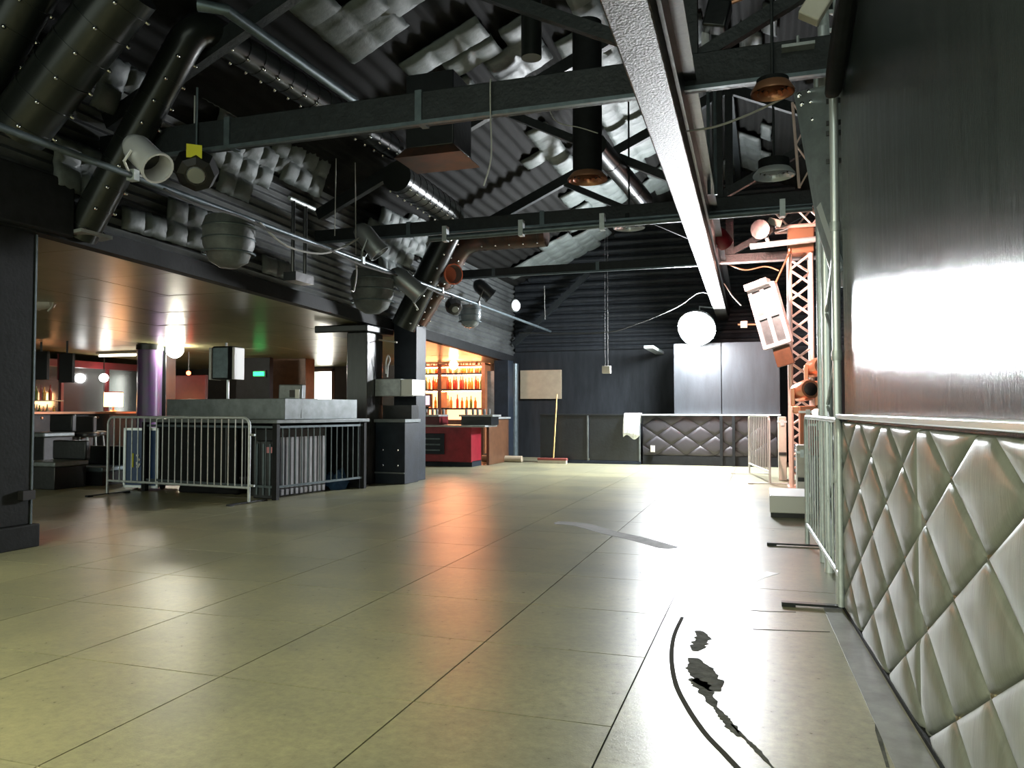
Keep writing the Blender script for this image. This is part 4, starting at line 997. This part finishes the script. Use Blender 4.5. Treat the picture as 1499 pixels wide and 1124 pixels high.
tag(obj('rod_bracket', MB().tube([Vector((bx-.02, 11.5, ony(561, 497, 11.5).z)), ony(581, 501, 11.5)], .015, 8), 'off_white'), 'pale rod sticking out between the piers', 'bracket')

# ------------------------------------------------------------------ orange back bar with bottles
SYB = 18.45
sx0, sx1 = ony(600, 560, SYB).x, ony(709, 560, SYB).x
bs = thing('back_bar', 'glowing orange back bar shelving against the rear wall', 'shelf', ((sx0+sx1)/2, SYB, 0))
obj('back_panel', MB().box((sx0, YB-.06, .2), (sx1, YB-.01, 2.42)), 'bar_glow', bs)
zsh = [ony(650, y, SYB).z for y in (597, 569.5, 546)]
for z in zsh+[2.36]: obj('shelf_board', MB().box((sx0, SYB, z-.045), (sx1, YB-.06, z)), 'blue_black' if z < 2.3 else 'orange_wood', bs)
for x in (600, 641, 705): 
    xx = ony(x, 560, SYB).x; obj('upright', MB().box((xx, SYB-.02, .1), (xx+.1, YB-.06, 2.4)), 'brown' if x == 641 else 'orange_wood', bs)
obj('base_cupboard', MB().box((sx0, SYB-.1, 0), (sx1, YB-.06, .95)), 'brown', bs)
for z in (2.29, zsh[2]-.07, zsh[1]-.07): obj('light_strip', MB().box((sx0+.1, SYB+.03, z), (sx1-.1, SYB+.07, z+.02)), 'bar_lamp', bs)
bmesh_ = []
for i in range(5):
    h = .27+.02*i
    bmesh_.append(MB().lathe([(.036, 0), (.038, .02), (.038, h*.58), (.014, h*.76), (.013, h), (.001, h)], 10).mesh('bottle', M['bottle%d' % i]))
lab_b = ['bottle on the lowest lit shelf of the orange back bar', 'bottle on the middle lit shelf of the orange back bar', 'bottle on the top lit shelf of the orange back bar']
for r_, z in enumerate(zsh):
    nb = 22 if r_ else 14
    for k in range(nb):
        x = sx0+.16+(sx1-sx0-.3)*(k+random.uniform(-.2, .2))/(nb-1)
        if abs(x-ony(643, 560, SYB).x-.03) < .1: continue
        o = bpy.data.objects.new('bottle', bmesh_[random.randrange(5)]); COL.objects.link(o)
        o.location = (x, SYB+.13+random.uniform(-.03, .08), z+.001)
        tag(o, lab_b[r_], 'bottle', 'bottles on the orange back bar')
c = ony(620, 585, 18.2); t = thing('till_screen', 'small till screen standing on the back bar base', 'screen', (c.x, 18.3, .95))
obj('housing', MB().box((c.x-.2, 18.25, 1.28), (c.x+.2, 18.34, 1.62)), 'brown', t, bevel=.01); obj('display', MB().box((c.x-.15, 18.24, 1.33), (c.x+.15, 18.25, 1.57)), 'screen', t)
obj('stand', MB().box((c.x-.06, 18.36, .951), (c.x+.06, 18.42, 1.3)), 'black', t)
p = ony(616, 533, 17.6); t = thing('red_bar_lamp', 'round red pendant lamp over the orange bar', 'lamp', p)
obj('globe', MB().lathe([(.001, -.11)]+[(.11*math.cos(a), .11*math.sin(a)) for a in [(-75+15*i)*PI/180 for i in range(11)]]+[(.001, .11)], 16, T(*p)), 'red_lamp', t, smooth=80); obj('cord', MB().tube([p+Vector((0, 0, .1)), (p.x, p.y, soff(17.6))], .01, 6), 'cable', t)
p = ony(664, 534, 17.6); t = thing('warm_bar_lamp', 'bright warm pendant lamp over the orange bar', 'lamp', p)
obj('globe', MB().lathe([(.001, -.1)]+[(.1*math.cos(a), .12*math.sin(a)) for a in [(-75+15*i)*PI/180 for i in range(11)]]+[(.001, .12)], 16, T(*p)), 'warm_lamp', t, smooth=80); obj('cord', MB().tube([p+Vector((0, 0, .1)), (p.x, p.y, soff(17.6))], .01, 6), 'cable', t)
# red bar counter
cy = 15.2; c0, c1 = ony(595, 650, cy).x, ony(690, 650, cy).x
t = thing('bar_counter', 'red-panelled bar counter with pale worktop before the orange shelves', 'bar', ((c0+c1)/2, cy+.3, 0))
obj('body', MB().box((c0, cy, .1), (c1, cy+.6, .84)), 'red_panel', t, bevel=.01)
obj('kick_plinth', MB().box((c0, cy+.04, 0), (c1, cy+.6, .12)), 'blue_black', t)
fp_ = obj('front_panel', MB().box((c0, cy-.03, .26), (ony(651, 650, cy).x, cy, .7)), 'blue_black', t, bevel=.01)
for k in range(3): obj('panel_slat', MB().box((c0, cy-.05, .33+k*.12), (ony(645, 650, cy).x, cy-.03, .36+k*.12)), 'dull_steel', fp_)
obj('counter_top', MB().box((c0-.05, cy-.12, .84), (c1+.35, cy+.65, .88)), 'pale_metal', t, bevel=.008)
obj('raised_shelf', MB().box((c0, cy+.12, .88), (ony(640, 650, cy).x, cy+.6, 1.06)), 'red_dark', t)
obj('raised_shelf', MB().box((ony(672, 650, cy).x, cy+.12, .88), (c1+.4, cy+.6, 1.06)), 'black_gloss', t)
obj('raised_top', MB().box((c0, cy+.06, 1.06), (ony(640, 650, cy).x, cy+.62, 1.1)), 'pale_metal', t)
obj('raised_top', MB().box((ony(670, 650, cy).x, cy+.06, 1.06), (c1+.45, cy+.62, 1.1)), 'pale_metal', t)
e0 = c1+.05
t = thing('end_counter', 'dark end cabinet beside the red bar with an orange-lit side', 'cabinet', (e0+.35, 16.4, 0))
obj('body', MB().box((e0+.05, 15.85, 0), (ony(724, 650, 16.2).x, 17.2, 1.0)), 'brown', t, bevel=.01); obj('top', MB().box((e0, 15.85, 1.0), (ony(726, 650, 16.2).x+.02, 17.2, 1.04)), 'pale_metal', t)
gm = MB().lathe([(.03, 0), (.033, .1), (.036, .12), (.034, .12), (.03, .01)], 10, cap=True).mesh('glass', M['clear'])
for k in range(9):
    o = bpy.data.objects.new('drinking_glass', gm); COL.objects.link(o); o.location = (c0+.3+.13*k if k < 4 else c1-.25+.13*(k-4), cy+.35+.06*(k % 2), 1.101)
    tag(o, 'frosted drinking glass standing on the red bar counter', 'glass', 'glasses on the red bar')
# far-left corner: pilaster, beige boards, low black partitions
a, b = ony(727, 600, 17.9).x, ony(748, 600, 17.9).x
tag(obj('corner_pilaster', MB().box((a, 17.7, 0), (b, 18.1, soff(18.1)-.03)), 'blue_black', bevel=.01), 'blue-black corner pilaster at the right end of the orange bar', 'column')
a, b = ony(709, 560, 18.6), ony(726, 600, 18.6)
tag(obj('grey_board', MB().box((a.x, 18.6, 0), (b.x, 18.7, 2.2)), 'grey_metal', bevel=.008), 'grey upright board between the orange shelves and the corner pilaster', 'board')
a, b = ony(761, 584, 18.8), ony(821, 541, 18.8)
tag(obj('beige_panel', MB().box((a.x, 18.82, a.z), (b.x, YB-.002, b.z)), 'beige', bevel=.008), 'beige board fixed on the far wall behind the broom', 'board')
tag(obj('drain_pipe', MB().tube([(ony(753, 600, 18.7).x, 18.7, 0), (ony(753, 600, 18.7).x, 18.7, 2.38)], .1, 14), 'dull_steel'), 'grey upright pipe in the far corner beside the beige board', 'pipe')
pp = [790, 862, 938]
for i in range(2):
    a, b = ony(pp[i], 640, 17.12).x, ony(pp[i+1], 640, 17.12).x
    lab = ['low black partition panel behind the broom', 'low black partition panel with a white cloth on its corner'][i]
    t = thing('partition_panel', lab, 'partition', ((a+b)/2, 17.15, 0))
    pn_ = obj('panel', MB().box((a+.01, 17.12, .06), (b-.01, 17.18, 1.08)), 'black_gloss', t, bevel=.008)
    obj('edge_strip', MB().box((b-.035, 17.1, .06), (b-.005, 17.12, 1.08)), 'grey_metal', pn_)
    obj('top_rail', MB().box((a, 17.1, 1.08), (b, 17.2, 1.11)), 'black_gloss', t)
    obj('foot_rail', MB().box((a, 17.05, 0), (b, 17.25, .06)), 'blue_black', t)
# white cloth draped on partition
a = ony(914, 640, 17.12).x; b = ony(938, 640, 17.12).x; n = 14; v = []; f = []
prof = [(.09, .9), (.09, 1.1), (.05, 1.125), (-.02, 1.13), (-.06, 1.12), (-.075, 1.0), (-.07, .85), (-.075, .7), (-.07, .6)]
for i in range(n+1):
    x = a+(b-a)*i/n
    for k, (dy, z) in enumerate(prof):
        wv = .018*math.sin(i*1.3+k*.3)*(k > 4); v.append((x+.02*math.sin(k*.7), 17.14+dy-abs(wv)-.012*(k > 4), z+(.05*math.sin(i*.5) if k == 8 else 0)))
m_ = len(prof)
for i in range(n):
    for k in range(m_-1): f.append([i*m_+k, (i+1)*m_+k, (i+1)*m_+k+1, i*m_+k+1])
o = tag(obj('draped_cloth', MB().add(v, f), 'cloth_white', smooth=80), 'white cloth draped over the corner of the low black partition', 'cloth'); s = o.modifiers.new('thick', 'SOLIDIFY'); s.thickness = .006; s.offset = 1
# broom
q0 = onz(810, 673); t = thing('push_broom', 'push broom with yellow wooden handle leaning on the low partition', 'broom', (q0.x, 16.85, 0))
tx, bxx = ony(815, 577, 17.05), ony(810, 665, 16.85)
obj('handle', MB().tube([(bxx.x, 16.85, .09), (tx.x, 17.07, tx.z)], .016, 10), 'broom_wood', t)
obj('head', MB().box((bxx.x-.36, 16.79, .07), (bxx.x+.32, 16.91, .12)), 'bristle', t, bevel=.008)
obj('bristles', MB().box((bxx.x-.35, 16.8, 0), (bxx.x+.31, 16.9, .07)), 'off_white', t)
a = onz(752, 671); 
mb = MB().tube([(a.x-.35, 16.95, .075), (a.x+.62, 16.95, .075)], .075, 14); tag(obj('rolled_mat', mb, 'beige'), 'rolled beige mat lying on the floor beside the broom', 'mat')

# ------------------------------------------------------------------ far bar room on the left
# round column, purple light put into its colour
c = ony(219, 560, 13.0); t = thing('round_column', 'round column tinted for purple light, standing behind the booth', 'column', (c.x, 13, 0))
obj('shaft', MB().lathe([(.24, 0), (.24, soff(13)-.01)], 24, T(c.x, 13, 0)), 'purple', t)
obj('collar', MB().lathe([(.27, soff(13)-.12), (.27, soff(13)-.01)], 24, T(c.x, 13, 0)), 'black_gloss', t)
c2 = ony(236, 560, 13.6).x
tag(obj('black_pier', MB().box((c2, 13.4, 0), (c2+.3, 13.7, soff(13.5))), 'black_gloss', bevel=.01), 'black pier close beside the purple column', 'column')
def ball_lamp(name, px, py, Y, r, m, lab, stem=True):
    p = ony(px, py, Y); t = thing(name, lab, 'lamp', p)
    obj('globe', MB().lathe([(.001, -r)]+[(r*math.cos(a), r*math.sin(a)) for a in [(-75+15*i)*PI/180 for i in range(11)]]+[(.001, r)], 18, T(*p)), m, t, smooth=80)
    if stem: obj('stem', MB().tube([p+Vector((0, 0, r*.9)), (p.x, p.y, soff(Y))], .012, 6), 'black', t)
ball_lamp('globe_pendant', 256, 512, 13.2, .17, 'lamp_small', 'bright white globe pendant hanging by the black pier')
ball_lamp('globe_pendant', 152, 553, 14.6, .1, 'spot_white', 'small white globe pendant over the far bar')
ball_lamp('red_lamp', 276, 546, 14.5, .05, 'red_lamp', 'small red lamp glowing behind the booth')
ball_lamp('globe_pendant', 153, 437, 9.2, .06, 'off_white', 'small unlit white ball lamp under the soffit')
# red panel wall behind the lamp
a, b = ony(238, 600, 15.5).x, ony(300, 600, 15.5).x
tag(obj('red_screen', MB().box((a, 15.5, 0), (b, 15.6, 2.05)), 'red_dark', bevel=.01), 'dark red screen wall behind the red lamp', 'screen')
a, b = ony(345, 600, 15.6).x, ony(394, 600, 15.6).x
tag(obj('black_booth_wall', MB().box((a, 15.6, 0), (b, 15.75, 2.45)), 'black_matt', bevel=.01), 'black partition wall carrying the green exit sign', 'wall')
a, b = ony(396, 600, 16.5).x, ony(447, 600, 16.5).x
tag(obj('brown_pier', MB().box((a, 16.5, 0), (b, 16.9, soff(16.6))), 'brown', bevel=.01), 'brown timber-clad pier beside the glaring doorway', 'column')
p = ony(378, 547, 15.5); t = thing('exit_sign', 'small green-glowing exit sign on the black partition', 'sign', p-Vector((0, 0, .07)))
obj('box', MB().box(p-Vector((.17, -.04, .08)), p+Vector((.17, .098, .08))), 'black', t); obj('lit_face', MB().box(p-Vector((.14, 0, .05)), p+Vector((.14, .04, .05))), 'exit_green', t)
p = ony(400, 488, 13.2); t = thing('ceiling_speaker', 'small orange-lit speaker box hung from the soffit', 'speaker', p)
obj('box', MB().cbox(p, (.14, .14, .16), rot('Z', 25).to_3x3()), 'orange_wood', t, bevel=.01); obj('bracket', MB().tube([p+Vector((0, 0, .08)), (p.x, p.y, soff(13.2))], .012, 6), 'black', t)
# hanging white spotlight under the soffit
p = ony(68, 443, 8.2); t = thing('white_spotlight', 'white spotlight with curved bracket under the soffit', 'stage light', p)
obj('shell', MB().lathe([(.04, -.12), (.085, -.08), (.09, .1), (.1, .12)], 16, orient(p, (-.8, -.3, -.1))), 'off_white', t)
obj('bracket', MB().tube(smooth_path([p+Vector((.03, 0, -.12)), p+Vector((.12, 0, -.04)), p+Vector((.1, 0, .1)), Vector((p.x+.05, p.y, soff(8.2)))], 4), .014, 8), 'off_white', t)
# fluorescent batten
a, b = ony(146, 499, 14), ony(199, 505, 14); z_ = soff(14)-.06
t = thing('tube_batten', 'long fluorescent batten glowing under the far soffit', 'lamp', ((a.x+b.x)/2, 14, z_))
obj('tube', MB().tube([(a.x, 14, z_-.03), (b.x, 14, z_-.03)], .03, 10), 'tube', t); obj('batten', MB().box((a.x-.05, 13.95, z_), (b.x+.05, 14.05, z_+.05)), 'off_white', t)
# left bar: counter, back mirror, bottles, stools
LBX = -13.2
t = thing('far_bar_counter', 'long dark bar counter with a bright edge in the far bar room', 'bar', (LBX, 12.2, 0))
obj('body', MB().box((LBX-.5, 9.6, 0), (LBX, 14.2, 1.12)), 'black_gloss', t)
obj('counter_top', MB().box((LBX-.6, 9.5, 1.12), (LBX+.12, 14.3, 1.17)), 'brown', t)
obj('edge_strip', MB().box((LBX+.12, 9.5, 1.125), (LBX+.135, 14.3, 1.165)), 'copper', t)
obj('foot_rail', MB().tube([(LBX+.16, 9.6, .2), (LBX+.16, 14.2, .2)], .025, 8), 'chrome_rail', t)
for k in range(7): obj('rail_stud', MB().lathe([(.03, 0), (.02, .03)], 8, orient((LBX+.135, 9.9+.65*k, 1.05), (1, 0, 0))), 'copper', t)
t = thing('far_back_bar', 'mirrored back bar wall behind the far counter', 'shelf', (-15.4, 12.5, 0))
obj('mirror', MB().box((-15.5, 9.6, 1.0), (-15.45, 16.2, 2.2)), 'mirror', t); obj('base', MB().box((-15.5, 9.6, 0), (-15.0, 16.2, 1.0)), 'brown', t); obj('header', MB().box((-15.5, 9.6, 2.2), (-15.3, 16.2, 2.36)), 'red_dark', t)
for y in (10.6, 12.4, 13.7, 15): obj('mullion', MB().box((-15.46, y, 1.0), (-15.4, y+.07, 2.2)), 'red_dark', t)
obj('glass_shelf', MB().box((-15.45, 9.6, 1.4), (-15.2, 13.6, 1.42)), 'clear', t)
for k in range(26):
    o = bpy.data.objects.new('bottle', bmesh_[random.randrange(5)]); COL.objects.link(o); lo = k % 2
    o.location = (-15.3+random.uniform(-.04, .04), 11.3+k*.085, 1.001 if lo else 1.421)
    tag(o, ['bottle on the glass shelf of the mirrored back bar', 'bottle on the base of the mirrored back bar'][lo], 'bottle', 'bottles on the mirrored back bar')
for x0, x1, y0, y1, lab in ((47, 69, 514, 556, 'dark flat screen hung over the far bar by the square column'), (86, 106, 517, 560, 'dark flat screen hung over the far bar beside the mirror')):
    a, b = ony(x0, y1, 12.0), ony(x1, y0, 12.0)
    t = thing('hung_screen', lab, 'screen', ((a.x+b.x)/2, 12, a.z))
    obj('panel', MB().box((a.x, 12, a.z), (b.x, 12.07, b.z)), 'black', t, bevel=.008); obj('red_edge', MB().box((a.x-.05, 12.0, a.z+.05), (a.x-.01, 12.06, b.z)), 'red_dark', t)
    obj('hanger', MB().tube([((a.x+b.x)/2, 12.03, b.z), ((a.x+b.x)/2, 12.03, soff(12))], .02, 8), 'black', t)
p = ony(166, 590, 14.2); t = thing('table_lamp', 'lit lamp with an orange-rimmed shade on the far bar', 'lamp', (p.x, 14.2, 1.17))
obj('shade', MB().lathe([(.2, 0), (.2, .34), (.19, .34), (.19, 0)], 20, T(p.x, p.y, 1.28), cap=False), 'shade_lit', t); obj('stem', MB().tube([(p.x, p.y, 1.171), (p.x, p.y, 1.5)], .02, 8), 'brown', t); obj('foot', MB().lathe([(.09, 0), (.05, .03)], 14, T(p.x, p.y, 1.171)), 'brown', t)
obj('rim', MB().lathe([(.203, .32), (.21, .33), (.203, .345)], 20, T(p.x, p.y, 1.28), cap=False), 'orange_rim', t)
tag(obj('lamp_shelf', MB().box((p.x-.5, 13.9, 0), (p.x+.6, 14.6, 1.17)), 'black_gloss', bevel=.01), 'black cabinet under the orange-rimmed lamp', 'cabinet')
# benches and stools
def bench(px0, px1, py, Y, z, lab, m='black_gloss', topm='grey_metal'):
    a, b = ony(px0, py, Y).x, ony(px1, py, Y).x
    t = thing('lounge_bench', lab, 'bench', ((a+b)/2, Y+.3, 0))
    obj('base', MB().box((a+.03, Y+.03, 0), (b-.03, Y+.6, z-.08)), m, t, bevel=.01); obj('seat', MB().box((a, Y, z-.08), (b, Y+.62, z)), topm, t, bevel=.02)
    obj('back', MB().box((a, Y+.55, z), (b, Y+.65, z+.3)), m, t, bevel=.02)
bench(30, 64, 640, 9.9, .82, 'tall black bench with a bright top near the square column')
bench(30, 80, 680, 8.9, .42, 'low black bench with grey seat near the square column')
bench(84, 150, 680, 9.6, .3, 'low dark lounge bench beside the blue case', 'black_matt', 'dull_steel')
bench(66, 98, 640, 10.6, .78, 'black box seat standing before the far counter', 'black', 'black')
def stool(px, Y, lab):
    x = ony(px, 600, Y).x; t = thing('bar_stool', lab, 'stool', (x, Y, 0), 'bar stools')
    obj('seat', MB().lathe([(.18, .72), (.2, .74), (.2, .78), (.15, .8)], 18, T(x, Y, 0)), 'black_gloss', t)
    for k in range(4):
        a = PI/4+k*PI/2; obj('leg', MB().tube([(x+.12*math.cos(a), Y+.12*math.sin(a), .73), (x+.2*math.cos(a), Y+.2*math.sin(a), 0)], .013, 8), 'chrome_rail', t)
    obj('foot_ring', MB().lathe([(.165, .28), (.175, .29), (.165, .3)], 18, T(x, Y, 0), cap=False), 'chrome_rail', t)
stool(129, 10.9, 'chrome-legged bar stool before the far counter'); stool(141, 11.6, 'chrome-legged bar stool beside the blue case')

# ------------------------------------------------------------------ added fill pendants, unseen behind the viewer, brightening the near floor
def fill_pendant(x, y, z, lab):
    t = thing('fill_pendant', lab, 'lamp', (x, y, z))
    obj('reflector', MB().lathe([(.26, 0), (.2, .12), (.06, .2), (.05, .26), (.04, .26), (.05, .19), (.19, .11), (.25, 0)], 22, T(x, y, z), cap=False), 'black_gloss', t)
    obj('bulb', MB().lathe([(.001, -.02), (.1, .0), (.12, .06), (.05, .14)], 16, T(x, y, z)), 'fill_lamp', t)
    obj('cord', MB().tube([(x, y, z+.24), (x, y, roofz(x))], .012, 6), 'cable', t)
fill_pendant(-2.2, -.6, 3.2, 'added black-shaded fill pendant over the open floor')
fill_pendant(-4.6, .4, 3.2, 'added black-shaded fill pendant nearer the bar side')
def point(name, loc, energy, col, r=.1):
    l = bpy.data.lights.new(name, 'POINT'); l.energy = energy; l.color = col; l.shadow_soft_size = r
    o = bpy.data.objects.new(name, l); COL.objects.link(o); o.location = loc; return o
